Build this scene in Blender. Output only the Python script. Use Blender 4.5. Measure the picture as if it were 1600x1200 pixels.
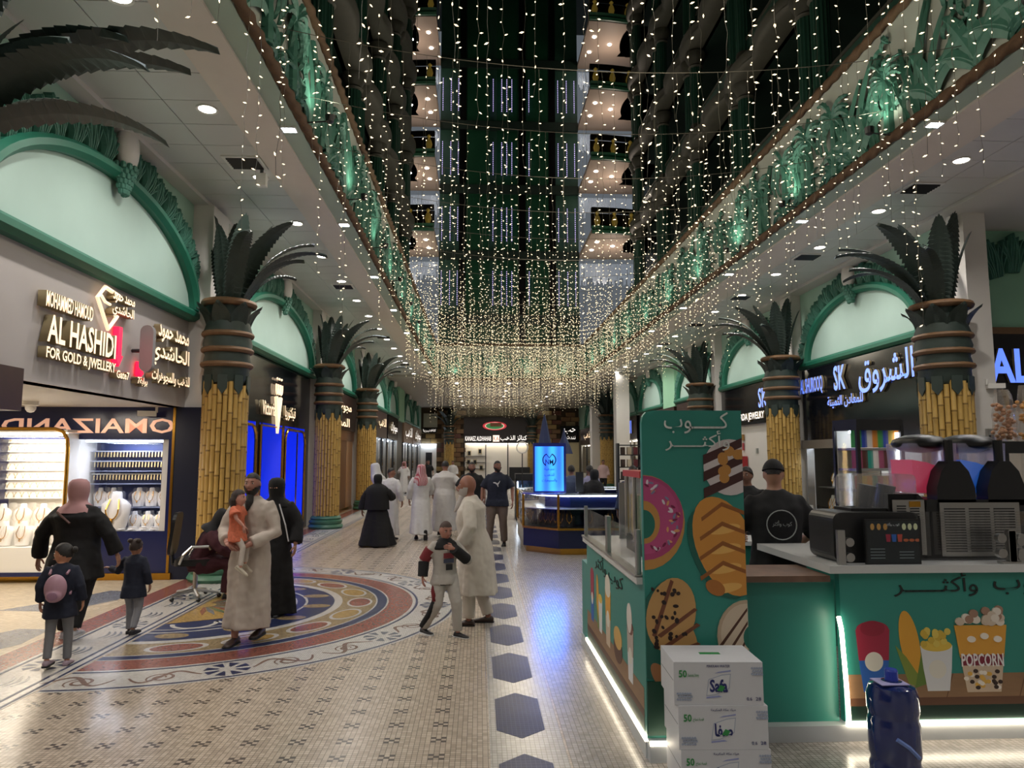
import bpy, math, random
from mathutils import Vector, Matrix, noise
R = math.radians
random.seed(7)
sc = bpy.context.scene
for o in list(bpy.data.objects): bpy.data.objects.remove(o)
COL = sc.collection
# ---------------------------------------------------------------- camera, world, exposure
CAM_H = 1.85
cam = bpy.data.cameras.new('camera'); cam.sensor_width = 36; cam.lens = 1110/1600*36; cam.clip_end = 200; cam.clip_start = .05
cam_o = bpy.data.objects.new('camera', cam); COL.objects.link(cam_o)
cam_o.matrix_world = Matrix(((0.99891591,-0.00475592,-0.04630761,0),(-0.0465512,-0.10205455,-0.99368901,0),(0,0.99476744,-0.1021653,CAM_H),(0,0,0,1)))
# camera -Z looks along the hall; rows above are world axes in camera space
sc.camera = cam_o
w = bpy.data.worlds.new('world'); sc.world = w; w.use_nodes = True
w.node_tree.nodes['Background'].inputs[0].default_value = (.55,.62,.70,1)
w.node_tree.nodes['Background'].inputs[1].default_value = .12
sc.view_settings.view_transform = 'Standard'; sc.view_settings.look = 'None'; sc.view_settings.gamma = 1
sc.view_settings.exposure = 0.72
DOWN_W = 110.0      # watts of a ceiling downlight
# ---------------------------------------------------------------- helpers
def lin(h):
    if isinstance(h, str):
        h = h.lstrip('#'); c = [int(h[i:i+2],16)/255 for i in (0,2,4)]
        return tuple(x/12.92 if x<=.04045 else ((x+.055)/1.055)**2.4 for x in c)
    return tuple(h)
MATS = {}
def mat(name, col='#808080', rough=.5, metal=0., emit=None, es=0., vary=0., vscale=6., bump=0., bscale=60., alpha=None, trans=0., spec=None, coat=0., stretch=None, nosample=False):
    if name in MATS: return MATS[name]
    m = bpy.data.materials.new(name); m.use_nodes = True; nt = m.node_tree; b = nt.nodes['Principled BSDF']
    c = lin(col); b.inputs['Base Color'].default_value = (*c,1); b.inputs['Roughness'].default_value = rough; b.inputs['Metallic'].default_value = metal
    if spec is not None: b.inputs['Specular IOR Level'].default_value = spec
    if trans: b.inputs['Transmission Weight'].default_value = trans; b.inputs['IOR'].default_value = 1.3
    if alpha is not None: b.inputs['Alpha'].default_value = alpha
    if coat: b.inputs['Coat Weight'].default_value = coat
    if emit is not None:
        b.inputs['Emission Color'].default_value = (*lin(emit),1); b.inputs['Emission Strength'].default_value = es
        if nosample: m.cycles.emission_sampling = 'NONE'
    if vary or bump:
        tc = nt.nodes.new('ShaderNodeTexCoord'); mp = nt.nodes.new('ShaderNodeMapping'); nt.links.new(tc.outputs['Object'], mp.inputs[0])
        if stretch: mp.inputs['Scale'].default_value = stretch
    if vary:
        n = nt.nodes.new('ShaderNodeTexNoise'); n.inputs['Scale'].default_value = vscale; n.inputs['Detail'].default_value = 5; nt.links.new(mp.outputs[0], n.inputs['Vector'])
        mx = nt.nodes.new('ShaderNodeMix'); mx.data_type='RGBA'
        mx.inputs[6].default_value = (*[x*(1-vary) for x in c],1); mx.inputs[7].default_value = (*[min(1,x*(1+vary)) for x in c],1)
        nt.links.new(n.outputs['Fac'], mx.inputs[0]); nt.links.new(mx.outputs[2], b.inputs['Base Color'])
    if bump:
        n2 = nt.nodes.new('ShaderNodeTexNoise'); n2.inputs['Scale'].default_value = bscale; n2.inputs['Detail'].default_value = 4; nt.links.new(mp.outputs[0], n2.inputs['Vector'])
        bp = nt.nodes.new('ShaderNodeBump'); bp.inputs['Strength'].default_value = bump; bp.inputs['Distance'].default_value = .01
        nt.links.new(n2.outputs['Fac'], bp.inputs['Height']); nt.links.new(bp.outputs[0], b.inputs['Normal'])
    MATS[name] = m; return m
class NB:
    """node helper on a material"""
    def __init__(s, m): s.nt = m.node_tree; s.b = s.nt.nodes['Principled BSDF']; s.tc = s.nt.nodes.new('ShaderNodeTexCoord')
    def n(s, t, **k):
        x = s.nt.nodes.new(t)
        for a,v in k.items(): setattr(x,a,v)
        return x
    def l(s, a, b): s.nt.links.new(a,b)
    def math(s, op, a, b=None, c=None):
        x = s.n('ShaderNodeMath', operation=op)
        for i,v in enumerate((a,b,c)):
            if v is None: continue
            if hasattr(v,'links'): s.l(v, x.inputs[i])
            else: x.inputs[i].default_value = v
        return x.outputs[0]
    def mix(s, f, a, b):
        x = s.n('ShaderNodeMix', data_type='RGBA')
        for i,v in ((0,f),(6,a),(7,b)):
            if hasattr(v,'links'): s.l(v, x.inputs[i])
            elif i==0: x.inputs[0].default_value = v
            else: x.inputs[i].default_value = (*lin(v),1)
        return x.outputs[2]
def tag(o, label=None, cat=None, group=None, kind=None):
    if label: o['label'] = label
    if cat: o['category'] = cat
    if group: o['group'] = group
    if kind: o['kind'] = kind
    return o
def empty(name, loc=(0,0,0), rz=0, label=None, cat=None, group=None):
    o = bpy.data.objects.new(name, None); COL.objects.link(o); o.location = loc; o.rotation_euler = (0,0,rz); o.empty_display_size=.1
    return tag(o, label, cat, group)
def link(name, me, m=None, parent=None, loc=None, rot=None, scale=None):
    o = bpy.data.objects.new(name, me); COL.objects.link(o)
    if m is not None and not me.materials: me.materials.append(m)
    if parent is not None: o.parent = parent
    if loc is not None: o.location = loc
    if rot is not None: o.rotation_euler = rot
    if scale is not None: o.scale = scale if hasattr(scale,'__len__') else (scale,)*3
    return o
def copy_tree(o, parent=None, loc=None, rz=None):
    c = o.copy(); COL.objects.link(c); c.parent = parent
    if loc is not None: c.location = loc
    if rz is not None: c.rotation_euler = (0,0,rz)
    for ch in o.children: copy_tree(ch, c)
    return c
class MB:
    def __init__(s): s.v=[]; s.f=[]; s.mi=[]; s.cur=0
    def add(s, vs, fs):
        k=len(s.v); s.v += [tuple(p) for p in vs]; s.f += [tuple(i+k for i in f) for f in fs]; s.mi += [s.cur]*len(fs); return s
    def box(s, x0,x1,y0,y1,z0,z1):
        return s.add([(x0,y0,z0),(x1,y0,z0),(x1,y1,z0),(x0,y1,z0),(x0,y0,z1),(x1,y0,z1),(x1,y1,z1),(x0,y1,z1)],
                     [(0,3,2,1),(4,5,6,7),(0,1,5,4),(1,2,6,5),(2,3,7,6),(3,0,4,7)])
    def loft(s, rings, close=True, cap=True):
        n=len(rings[0]); vs=[p for r in rings for p in r]; fs=[]
        for i in range(len(rings)-1):
            for j in range(n if close else n-1):
                a=i*n+j; b=i*n+(j+1)%n; fs.append((a,b,b+n,a+n))
        if cap and close: fs.append(tuple(range(n-1,-1,-1))); fs.append(tuple((len(rings)-1)*n+j for j in range(n)))
        return s.add(vs,fs)
    def tube(s, pts, r, n=8, cap=True):
        pts=[Vector(p) for p in pts]; rings=[]; up=None
        for i,p in enumerate(pts):
            d=(pts[min(i+1,len(pts)-1)]-pts[max(i-1,0)])
            if d.length<1e-9: d=Vector((0,0,1))
            d.normalize()
            if up is None: up = d.orthogonal().normalized()
            up=(up-d*up.dot(d)); up = up.normalized() if up.length>1e-6 else d.orthogonal().normalized()
            sd=d.cross(up); rr=r[i] if hasattr(r,'__len__') else r
            rings.append([p+(up*math.cos(a)+sd*math.sin(a))*rr for a in [2*math.pi*k/n for k in range(n)]])
        return s.loft(rings,cap=cap)
    def lathe(s, prof, n=20, c=(0,0,0), cap=True):
        return s.loft([[(c[0]+r*math.cos(2*math.pi*k/n),c[1]+r*math.sin(2*math.pi*k/n),c[2]+z) for k in range(n)] for r,z in prof],cap=cap)
    def ell(s, c, r, n=12, m=8, rot=None):
        rings=[]
        for i in range(m+1):
            t=math.pi*(.02+.96*i/m)
            ring=[]
            for k in range(n):
                a=2*math.pi*k/n; p=Vector((r[0]*math.sin(t)*math.cos(a), r[1]*math.sin(t)*math.sin(a), -r[2]*math.cos(t)))
                if rot is not None: p = rot@p
                ring.append((c[0]+p.x,c[1]+p.y,c[2]+p.z))
            rings.append(ring)
        return s.loft(rings)
    def prism(s, poly, fr, d0, d1):
        """poly of (u,v) in the frame fr=(origin,U,V,N), extruded from d0 to d1 along N"""
        o,U,V,N=[Vector(x) for x in fr]; n=len(poly)
        vs=[o+U*u+V*v+N*d0 for u,v in poly]+[o+U*u+V*v+N*d1 for u,v in poly]
        return s.add(vs,[tuple(range(n-1,-1,-1)),tuple(range(n,2*n))]+[(i,(i+1)%n,(i+1)%n+n,i+n) for i in range(n)])
    def mesh(s, name, mats=None, smooth=False):
        me=bpy.data.meshes.new(name); me.from_pydata(s.v,[],s.f); 
        for m in (mats if isinstance(mats,(list,tuple)) else [mats] if mats else []): me.materials.append(m)
        if any(s.mi): me.polygons.foreach_set('material_index', s.mi)
        if smooth is True: me.polygons.foreach_set('use_smooth',[True]*len(me.polygons))
        elif smooth: me.polygons.foreach_set('use_smooth',[True]*len(me.polygons)); me.set_sharp_from_angle(angle=R(smooth))
        me.update(); return me
    def obj(s, name, m, parent=None, loc=None, rot=None, smooth=False, label=None, cat=None, group=None, kind=None):
        o=link(name, s.mesh(name,m,smooth), None, parent, loc, rot); return tag(o,label,cat,group,kind)
def bx(name, b, m, parent=None, **k): return MB().box(*b).obj(name, m, parent, **k)
# ---- text, with a small shaper for joined Arabic letters
AR={}
def _ar(ch, iso, dual): AR[ch]=(iso, iso+1, iso+2 if dual else None, iso+3 if dual else None)
for ch,iso,d in (('ا',0xFE8D,0),('ب',0xFE8F,1),('ت',0xFE95,1),('ث',0xFE99,1),('ج',0xFE9D,1),('ح',0xFEA1,1),('خ',0xFEA5,1),('د',0xFEA9,0),('ذ',0xFEAB,0),('ر',0xFEAD,0),('ز',0xFEAF,0),('س',0xFEB1,1),('ش',0xFEB5,1),('ص',0xFEB9,1),('ض',0xFEBD,1),('ط',0xFEC1,1),('ع',0xFEC9,1),('غ',0xFECD,1),('ف',0xFED1,1),('ق',0xFED5,1),('ك',0xFED9,1),('ل',0xFEDD,1),('م',0xFEE1,1),('ن',0xFEE5,1),('ه',0xFEE9,1),('و',0xFEED,0),('ى',0xFEEF,0),('ي',0xFEF1,1),('ة',0xFE93,0),('أ',0xFE83,0),('ئ',0xFE89,1),('ء',0xFE80,0),('ـ',0x640,0)): _ar(ch,iso,d)
AR['ـ']=(0x640,0x640,0x640,0x640)
def shape(t):
    if not any(c in AR for c in t): return t
    out=[]
    for i,c in enumerate(t):
        if c not in AR: out.append(c); continue
        f=AR[c]; prv=i>0 and t[i-1] in AR and AR[t[i-1]][2] is not None; nxt=i<len(t)-1 and t[i+1] in AR and f[2] is not None
        out.append(chr(f[3] if prv and nxt else f[1] if prv else f[2] if nxt else f[0]))
    return ''.join(reversed(out))
def text_mesh(t, w=None, h=None, depth=.02, bold=0.):
    c=bpy.data.curves.new('t','FONT'); c.body=shape(t); c.size=1; c.extrude=.01; c.offset=bold; c.align_x='CENTER'; c.resolution_u=2
    ts=bpy.data.scenes.get('lettering_workshop') or bpy.data.scenes.new('lettering_workshop')
    o=bpy.data.objects.new('t',c); ts.collection.objects.link(o); ts.view_layers[0].update()
    me=bpy.data.meshes.new_from_object(o.evaluated_get(ts.view_layers[0].depsgraph))
    bpy.data.objects.remove(o); bpy.data.curves.remove(c)
    xs=[v.co.x for v in me.vertices]; ys=[v.co.y for v in me.vertices]
    x0,x1,y0,y1=min(xs),max(xs),min(ys),max(ys)
    sx=w/(x1-x0) if w else None; sy=h/(y1-y0) if h else None
    sx=sx or sy; sy=sy or sx
    for v in me.vertices:
        v.co=((v.co.x-(x0+x1)/2)*sx,(v.co.y-(y0+y1)/2)*sy,(v.co.z/.02+.5)*depth)
    me.materials.clear(); me.update(); return me
ORD=('first','second','third','fourth','fifth','sixth','seventh','eighth','ninth','tenth','eleventh','twelfth','thirteenth','fourteenth','fifteenth','sixteenth','seventeenth','eighteenth','nineteenth','twentieth')
def ordinal(n):
    if n<=20: return ORD[n-1]
    t={2:('twenty','twentieth'),3:('thirty','thirtieth'),4:('forty','fortieth')}[n//10]
    return t[1] if n%10==0 else t[0]+'-'+ORD[n%10-1]
def frame(face):
    """(right, up, out) of a vertical surface seen from the hall"""
    return {'L':(Vector((0,1,0)),Vector((0,0,1)),Vector((1,0,0))),'R':(Vector((0,-1,0)),Vector((0,0,1)),Vector((-1,0,0))),
            'F':(Vector((1,0,0)),Vector((0,0,1)),Vector((0,-1,0)))}[face]
def fmat(face, p):
    u,v,n=frame(face); m=Matrix((u,v,n)).transposed().to_4x4(); m.translation=p; return m
def sign_text(name, t, face, p, w, h, m, depth=.04, parent=None, bold=0., mirror=False):
    me=text_mesh(t,w,h,depth,bold)
    if mirror:
        for v in me.vertices: v.co.x*=-1
        me.flip_normals()
    if depth>=.03:
        me.materials.append(m); me.materials.append(mat('letter_side_metal','#a99a78',.4,.4))
        me.polygons.foreach_set('material_index',[0 if pl.normal.z>.5 else 1 for pl in me.polygons])
    o=link(name, me, m, parent); mw=fmat(face,p)
    o.matrix_local = (parent.matrix_basis.inverted()@mw) if parent else mw
    return o
def rrect(w,h,r,n=5,corners=(1,1,1,1)):
    """rounded rectangle centred on 0: corners (bl, br, tr, tl)"""
    P=[]
    for (cx,cy,a0),k in zip(((-w/2+r,-h/2+r,180),(w/2-r,-h/2+r,270),(w/2-r,h/2-r,0),(-w/2+r,h/2-r,90)),corners):
        if k: P+=[(cx+r*math.cos(R(a0+90*i/n)),cy+r*math.sin(R(a0+90*i/n))) for i in range(n+1)]
        else: P.append((cx+(r if cx>0 else -r),cy+(r if cy>0 else -r)))
    return P
def light(name, kind, loc, energy, col='#ffffff', size=.1, parent=None, spot=None, blend=.5, rot=None):
    l=bpy.data.lights.new(name,kind); l.energy=energy; l.color=lin(col)
    if kind=='AREA': l.size=size
    else: l.shadow_soft_size=size
    if kind=='SPOT': l.spot_size=R(spot or 120); l.spot_blend=blend
    o=bpy.data.objects.new(name,l); COL.objects.link(o); o.location=loc
    if rot: o.rotation_euler=rot
    if parent: o.parent=parent
    return o
# ================================================================ SETTING
XL, XR = -4.6, 8.05          # shop walls
ZC = 5.95                    # aisle ceiling
AL, AR_ = -2.2, 5.32         # atrium edges
Y0, Y1, YE = -7.0, 35.0, 57.0
PAINT='#b9b4ad'
m_white=mat('white_plaster','#d2cfca',.6,vary=.04,vscale=3)
m_mint=mat('mint_plaster','#9dbfae',.65,vary=.07,vscale=1.6)
m_mint2=mat('mint_pier_plaster','#8fc0a0',.6,vary=.05)
m_ring=mat('arch_green_paint','#1f6a55',.45,vary=.12,vscale=5)
m_leaf=mat('relief_leaf_green','#417565',.55,vary=.3,vscale=9)
m_panel=mat('ceiling_panel_metal','#cbc9c6',.38,vary=.05,vscale=2)
m_panelgap=mat('ceiling_gap','#4a4a48',.7)
m_beam=mat('beige_beam_plaster','#d6ccc2',.6,vary=.04)
m_gstrip=mat('pale_green_strip','#a3b5a6',.55,vary=.05)
m_rope=mat('brown_rope','#563f29',.85,vary=.35,vscale=40)
m_mural=mat('mural_grey_plaster','#a3a99f',.7,vary=.18,vscale=2.5)
m_frond=mat('dark_bronze_green','#2b3833',.5,vary=.3,vscale=12)
m_dgreen=mat('column_base_green','#3c6a52',.45,vary=.15)
m_brownring=mat('capital_brown_ring','#6d5136',.6,vary=.25,vscale=25)
m_lampglow=mat('lamp_glow','#ffffff',.4,emit='#fff6e8',es=14,nosample=True)
m_lampring=mat('lamp_ring_white','#e0ddd8',.4)
m_gold=mat('polished_gold','#c8963e',.22,1.)
m_chrome=mat('brushed_steel','#b4b4b2',.28,1.)
m_black=mat('black_plastic','#121315',.4)
m_dark=mat('dark_metal','#26282b',.4,.3)
m_glass=mat('clear_glass','#ffffff',.02,trans=1.,alpha=.16,spec=.5)
m_marbleblack=mat('black_navy_marble','#15171d',.12,vary=.5,vscale=5,spec=.6)
m_warm=mat('warm_letter_glow','#ffe9cf',.5,emit='#ffdcb4',es=.62,nosample=True)
m_cool=mat('blue_letter_glow','#a9c0ff',.5,emit='#4f79ff',es=.75,nosample=True)
m_whiteglow=mat('white_letter_glow','#ffffff',.5,emit='#fff4ea',es=.6,nosample=True)
m_maroon=mat('dark_maroon_wood','#3a1d1c',.35,vary=.25,vscale=10)
# ---- floor
def mosaic(name, col, tile=(.031,.0386), var=.16, grout='#5d554c', rough=.2, cross=None, alt=None, altx=None):
    m=mat(name,col,rough); k=NB(m); sep=k.n('ShaderNodeSeparateXYZ'); k.l(k.tc.outputs['Object'],sep.inputs[0]); X,Y=sep.outputs[0],sep.outputs[1]
    tx=k.math('DIVIDE',X,tile[0]); ty=k.math('DIVIDE',Y,tile[1]); ix=k.math('FLOOR',tx); iy=k.math('FLOOR',ty)
    cb=k.n('ShaderNodeCombineXYZ'); k.l(ix,cb.inputs[0]); k.l(iy,cb.inputs[1])
    wn=k.n('ShaderNodeTexWhiteNoise',noise_dimensions='2D'); k.l(cb.outputs[0],wn.inputs[0])
    c=lin(col); dk=tuple(x*(1-var) for x in c); lt=tuple(min(1,x*(1+var)) for x in c)
    colr=k.mix(wn.outputs['Value'],dk,lt)
    big=k.n('ShaderNodeTexNoise'); big.inputs['Scale'].default_value=.9; big.inputs['Detail'].default_value=3; k.l(k.tc.outputs['Object'],big.inputs['Vector'])
    if alt:
        a=lin(alt); right=k.mix(wn.outputs['Value'],tuple(x*(1-var) for x in a),tuple(min(1,x*(1+var)) for x in a))
        colr=k.mix(k.math('GREATER_THAN',X,altx),colr,right)
    if cross:
        px,py=cross; mx=k.math('FLOORED_MODULO',ix,px); my=k.math('FLOORED_MODULO',iy,py)
        def rng(v,a,b): return k.math('MULTIPLY',k.math('GREATER_THAN',v,a-.5),k.math('LESS_THAN',v,b+.5))
        outer=k.math('MULTIPLY',k.math('ADD',rng(mx,0,0),rng(mx,2,2)),k.math('ADD',rng(my,0,0),rng(my,2,2)))
        d=k.math('ADD',outer,k.math('MULTIPLY',rng(mx,1,1),rng(my,1,1)))
        if altx is not None: d=k.math('MULTIPLY',d,k.math('LESS_THAN',X,altx-.6))
        colr=k.mix(k.math('MULTIPLY',d,.85),colr,'#2f2c30')
    fx=k.math('FRACT',tx); fy=k.math('FRACT',ty)
    gx=k.math('LESS_THAN',k.math('ABSOLUTE',k.math('SUBTRACT',fx,.5)),.45); gy=k.math('LESS_THAN',k.math('ABSOLUTE',k.math('SUBTRACT',fy,.5)),.45)
    g=k.math('MULTIPLY',gx,gy)
    colr=k.mix(g,grout,colr)
    k.l(colr,k.b.inputs['Base Color'])
    ro=k.n('ShaderNodeMapRange'); ro.inputs[3].default_value=rough-.08; ro.inputs[4].default_value=rough+.14; k.l(big.outputs['Fac'],ro.inputs[0]); k.l(ro.outputs[0],k.b.inputs['Roughness'])
    h=k.math('ADD',k.math('MULTIPLY',g,.6),k.math('MULTIPLY',wn.outputs['Value'],.4))
    bp=k.n('ShaderNodeBump'); bp.inputs['Strength'].default_value=.22; bp.inputs['Distance'].default_value=.004; k.l(h,bp.inputs['Height']); k.l(bp.outputs[0],k.b.inputs['Normal'])
    return m
m_floor=mosaic('beige_mosaic','#b5a695',(.034,.03),cross=(9,9),alt='#a19b95',altx=.58,var=.2)
m_wband=mosaic('white_mosaic','#bdb9b3',(.02,.02),.1,'#8c8a86')
m_red=mosaic('rust_mosaic','#8a5347',(.02,.02),.22,'#5a4a44')
m_navy=mosaic('navy_mosaic','#252e50',(.022,.022),.25,'#20243a',rough=.28)
m_tan=mosaic('tan_mosaic','#93805e',(.02,.02),.28,'#5d554c')
m_cream=mosaic('cream_mosaic','#b9aa90',(.06,.03),.12,'#9a9082')
m_olive=mosaic('gold_mosaic','#a8894e',(.02,.02),.25,'#5d554c')
m_grey=mosaic('blue_grey_mosaic','#6c7078',(.025,.025),.18,'#4a4d55')
m_hex=mosaic('hex_navy_mosaic','#1c2340',(.03,.0386),.2,'#4a4f63',rough=.34)
m_light=mosaic('light_edge_mosaic','#a9a59e',(.031,.0386),.12,'#77736c')
for m_ in (m_hex,m_navy): m_.node_tree.nodes['Principled BSDF'].inputs['Specular IOR Level'].default_value=.22
floor=bx('floor',(-9.5,13,Y0,YE+4,-.2,0),m_floor,kind='structure')
def flat(name, poly, z, m, hgt=.002):
    return MB().prism(poly,((0,0,z),(1,0,0),(0,1,0),(0,0,1)),-.002,hgt*.0+.0005).obj(name,m,floor)
def arcpts(c,r,a0,a1,n): return [(c[0]+r*math.cos(R(a0+(a1-a0)*i/n)),c[1]+r*math.sin(R(a0+(a1-a0)*i/n))) for i in range(n+1)]
def ringseg(name,c,r0,r1,a0,a1,z,m,n=40):
    mb=MB(); A=arcpts(c,r0,a0,a1,n); B=arcpts(c,r1,a0,a1,n)
    mb.add([(x,y,z) for x,y in A]+[(x,y,z) for x,y in B],[(i,n+1+i,n+2+i,i+1) for i in range(n)])
    return mb.obj(name,m,floor)
MC=(-3.48,9.2)
for nm,r0,r1,m in (('medallion_white_band',2.65,3.22,m_wband),('medallion_rust_band',2.33,2.65,m_red),('medallion_navy_line',2.2,2.33,m_navy),('medallion_tan_band',1.76,2.2,m_tan),('medallion_edge_band',1.66,1.76,m_wband),('medallion_navy_field',.0,1.66,m_navy)):
    ringseg(nm,MC,r0,r1,-90,90,.0012,m,48)
for r0,r1 in ((3.16,3.19),(2.69,2.72)): ringseg('medallion_line',MC,r0,r1,-90,90,.0022,m_navy,48)
for r0,r1 in ((2.325,2.345),(2.185,2.205),(1.3,1.33),(1.18,1.2)): ringseg('medallion_line',MC,r0,r1,-90,90,.0022,m_wband,48)
# scrolls, rosettes and ovals in the bands
def inlay_strip(name,pts,w,z,m):
    mb=MB(); L=[]
    for i,p in enumerate(pts):
        p=Vector((*p,0)); d=(Vector((*pts[min(i+1,len(pts)-1)],0))-Vector((*pts[max(i-1,0)],0))).normalized(); s=Vector((-d.y,d.x,0))*w*(.35+.65*math.sin(math.pi*min(1,max(0,(i+.5)/len(pts)))))
        L.append((p+s,p-s))
    mb.add([(a.x,a.y,z) for a,b in L]+[(b.x,b.y,z) for a,b in L],[(i,len(L)+i,len(L)+i+1,i+1) for i in range(len(L)-1)])
    return mb.obj(name,m,floor)
def rosette(c,r,z,m,n=8):
    for i in range(n):
        a=360*i/n; p=[]
        for rr,da in ((.35,-8),(.95,-14),(1.0,14),(.4,8)):
            p.append((c[0]+r*rr*math.cos(R(a+da)),c[1]+r*rr*math.sin(R(a+da))))
        MB().add([(x,y,z) for x,y in p],[(0,1,2,3)]).obj('rosette_petal',m,floor)
m_scroll=mosaic('brown_scroll_mosaic','#7d665c',(.02,.02),.2,'#6a5a54')
for k in range(-5,6):
    a=k*16; c=(MC[0]+2.94*math.cos(R(a)),MC[1]+2.94*math.sin(R(a)))
    if k%2==0: rosette(c,.2,.0024,m_navy if k%4==0 else m_grey)
    else:
        for s in (-1,1):
            pts=[]
            for i in range(26):
                t=i/25; aa=a+s*(1+11*t); rr=2.94+.16*math.sin(t*7)*(1-t*.5); pts.append((MC[0]+rr*math.cos(R(aa)),MC[1]+rr*math.sin(R(aa))))
            inlay_strip('scroll_inlay',pts,.022,.0024,m_scroll)
            cc=(MC[0]+2.98*math.cos(R(a+s*6)),MC[1]+2.98*math.sin(R(a+s*6)))
            inlay_strip('scroll_inlay',[(cc[0]+(.03+.1*i/22)*math.cos(i*.5),cc[1]+(.03+.1*i/22)*math.sin(i*.5)) for i in range(22)],.014,.0025,m_scroll)
for k in range(-4,5):
    a=k*20+6; 
    e=[]; o2=[]
    for i in range(24):
        t=2*math.pi*i/24; du=.15*math.cos(t)*1.6; dr=.13*math.sin(t)
        for L,f in ((e,1),(o2,1.22)):
            rr=1.98+dr*f; aa=a+math.degrees(du*f/1.98); L.append((MC[0]+rr*math.cos(R(aa)),MC[1]+rr*math.sin(R(aa))))
    MB().add([(x,y,.0022) for x,y in o2],[tuple(range(24))]).obj('oval_border',m_wband,floor)
    MB().add([(x,y,.003) for x,y in e],[tuple(range(24))]).obj('oval_inlay',m_olive if k%2 else m_red,floor)
for k in range(-3,4):
    a=k*26; c=(MC[0]+1.47*math.cos(R(a)),MC[1]+1.47*math.sin(R(a)))
    MB().add([(c[0]+.17*math.cos(t*.3)*(1),c[1]+.11*math.sin(t*.3),.0024) for t in range(21)],[tuple(range(21))]).obj('oval_inlay',m_tan,floor)
for k in range(-3,3):
    a=k*28+14; c=(MC[0]+.95*math.cos(R(a)),MC[1]+.95*math.sin(R(a)))
    ringseg('scallop_inlay',c,.2,.25,a-100,a+100,.0026,m_wband,20)
# golden palmette at the medallion's foot
flat('palmette_field',[(-3.46,8.3),(-2.55,8.75),(-2.35,9.35),(-2.6,9.9),(-3.46,10.3)],.0034,m_olive)
for k in range(-6,7):
    a=k*12; L=.75+.15*math.cos(R(a*2)); c0=(-3.42,9.3); d=(math.cos(R(a)),math.sin(R(a))); s=(-d[1],d[0])
    p=[(c0[0]+d[0]*t+s[0]*q,c0[1]+d[1]*t+s[1]*q) for t,q in ((.14,-.012),(L*.6,-.035),(L,0),(L*.6,.035),(.14,.012))]
    MB().add([(x,y,.0052) for x,y in p],[(0,1,2,3,4)]).obj('palmette_leaf',(m_red,m_grey,mosaic('green_mosaic','#5f6f52',(.02,.02),.2) if 'green_mosaic' not in MATS else MATS['green_mosaic'])[k%3],floor)
# marble band beside the shops, with its lines and motifs
flat('marble_band',[(-4.13,Y0),(-3.5,Y0),(-3.5,YE),(-4.13,YE)],.0015,m_wband)
for x in (-3.53,-3.62,-4.08): flat('band_line',[(x-.014,Y0),(x+.014,Y0),(x+.014,YE),(x-.014,YE)],.0027,m_navy)
flat('rust_strip',[(-4.45,Y0),(-4.13,Y0),(-4.13,YE),(-4.45,YE)],.0014,m_red)
flat('cream_shop_floor',[(-9.4,Y0),(-4.45,Y0),(-4.45,11.2),(-9.4,11.2)],.0013,m_cream)
for i in range(9):
    y=5.2+i*1.55
    rosette((-3.85,y),.19,.0028,m_navy if i%2 else m_grey)
    for s in (-1,1):
        for q in range(3):
            inlay_strip('feather_inlay',[(-3.85+(q-1)*.06+.05*math.sin(t*.35),y+s*(.33+.035*t)) for t in range(9)],.016,.0028,m_grey)
for i,(x,y) in enumerate(((-5.15,7.4),(-5.3,9.6))):
    flat('blue_grey_panel',[(x-.5,y-.5),(x+.3,y-.6),(x+.62,y+.1),(x+.55,y+.7),(x+.2,y+.75),(x-.1,y+.1)],.0026,m_grey)
# hexagon band
flat('hexagon_band',[(.08,Y0),(.56,Y0),(.56,YE-1),(.08,YE-1)],.0014,m_light)
hexme=MB().prism([(-.165,-.31),(0,-.455),(.165,-.31),(.165,.31),(0,.455),(-.165,.31)],((0,0,0),(1,0,0),(0,1,0),(0,0,1)),-.002,.0008).mesh('hexagon_tile',m_hex)
for i in range(-3,38):
    link('hexagon_tile',hexme,None,floor,(.295,5.35+i*1.155,.0022))
# ---- walls above the shops
wl=bx('wall_left',(XL-.25,XL,Y0,YE,4.02,6.25),m_mint,kind='structure')
wr=bx('wall_right',(XR,XR+.25,11.35,YE,4.02,6.25),m_mint,kind='structure')
# wall facing the camera beyond the first right-hand pier
wf=bx('wall_right_return',(8.36,13,12.0,12.2,4.05,6.25),mat('mint_return_plaster','#86b79c',.6,vary=.04),kind='structure')
bx('wall_far',(-9.5,13,YE,YE+.3,0,6.4),mat('far_wall_plaster','#8b8378',.7),kind='structure')
bx('wall_back',(-9.5,13,Y0-.3,Y0,0,6.4),m_white,kind='structure')
bx('wall_outer_right',(13,13.2,Y0,YE,0,6.4),m_white,kind='structure')
bx('wall_outer_left',(-9.7,-9.5,Y0,YE,0,6.4),m_white,kind='structure')
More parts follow.
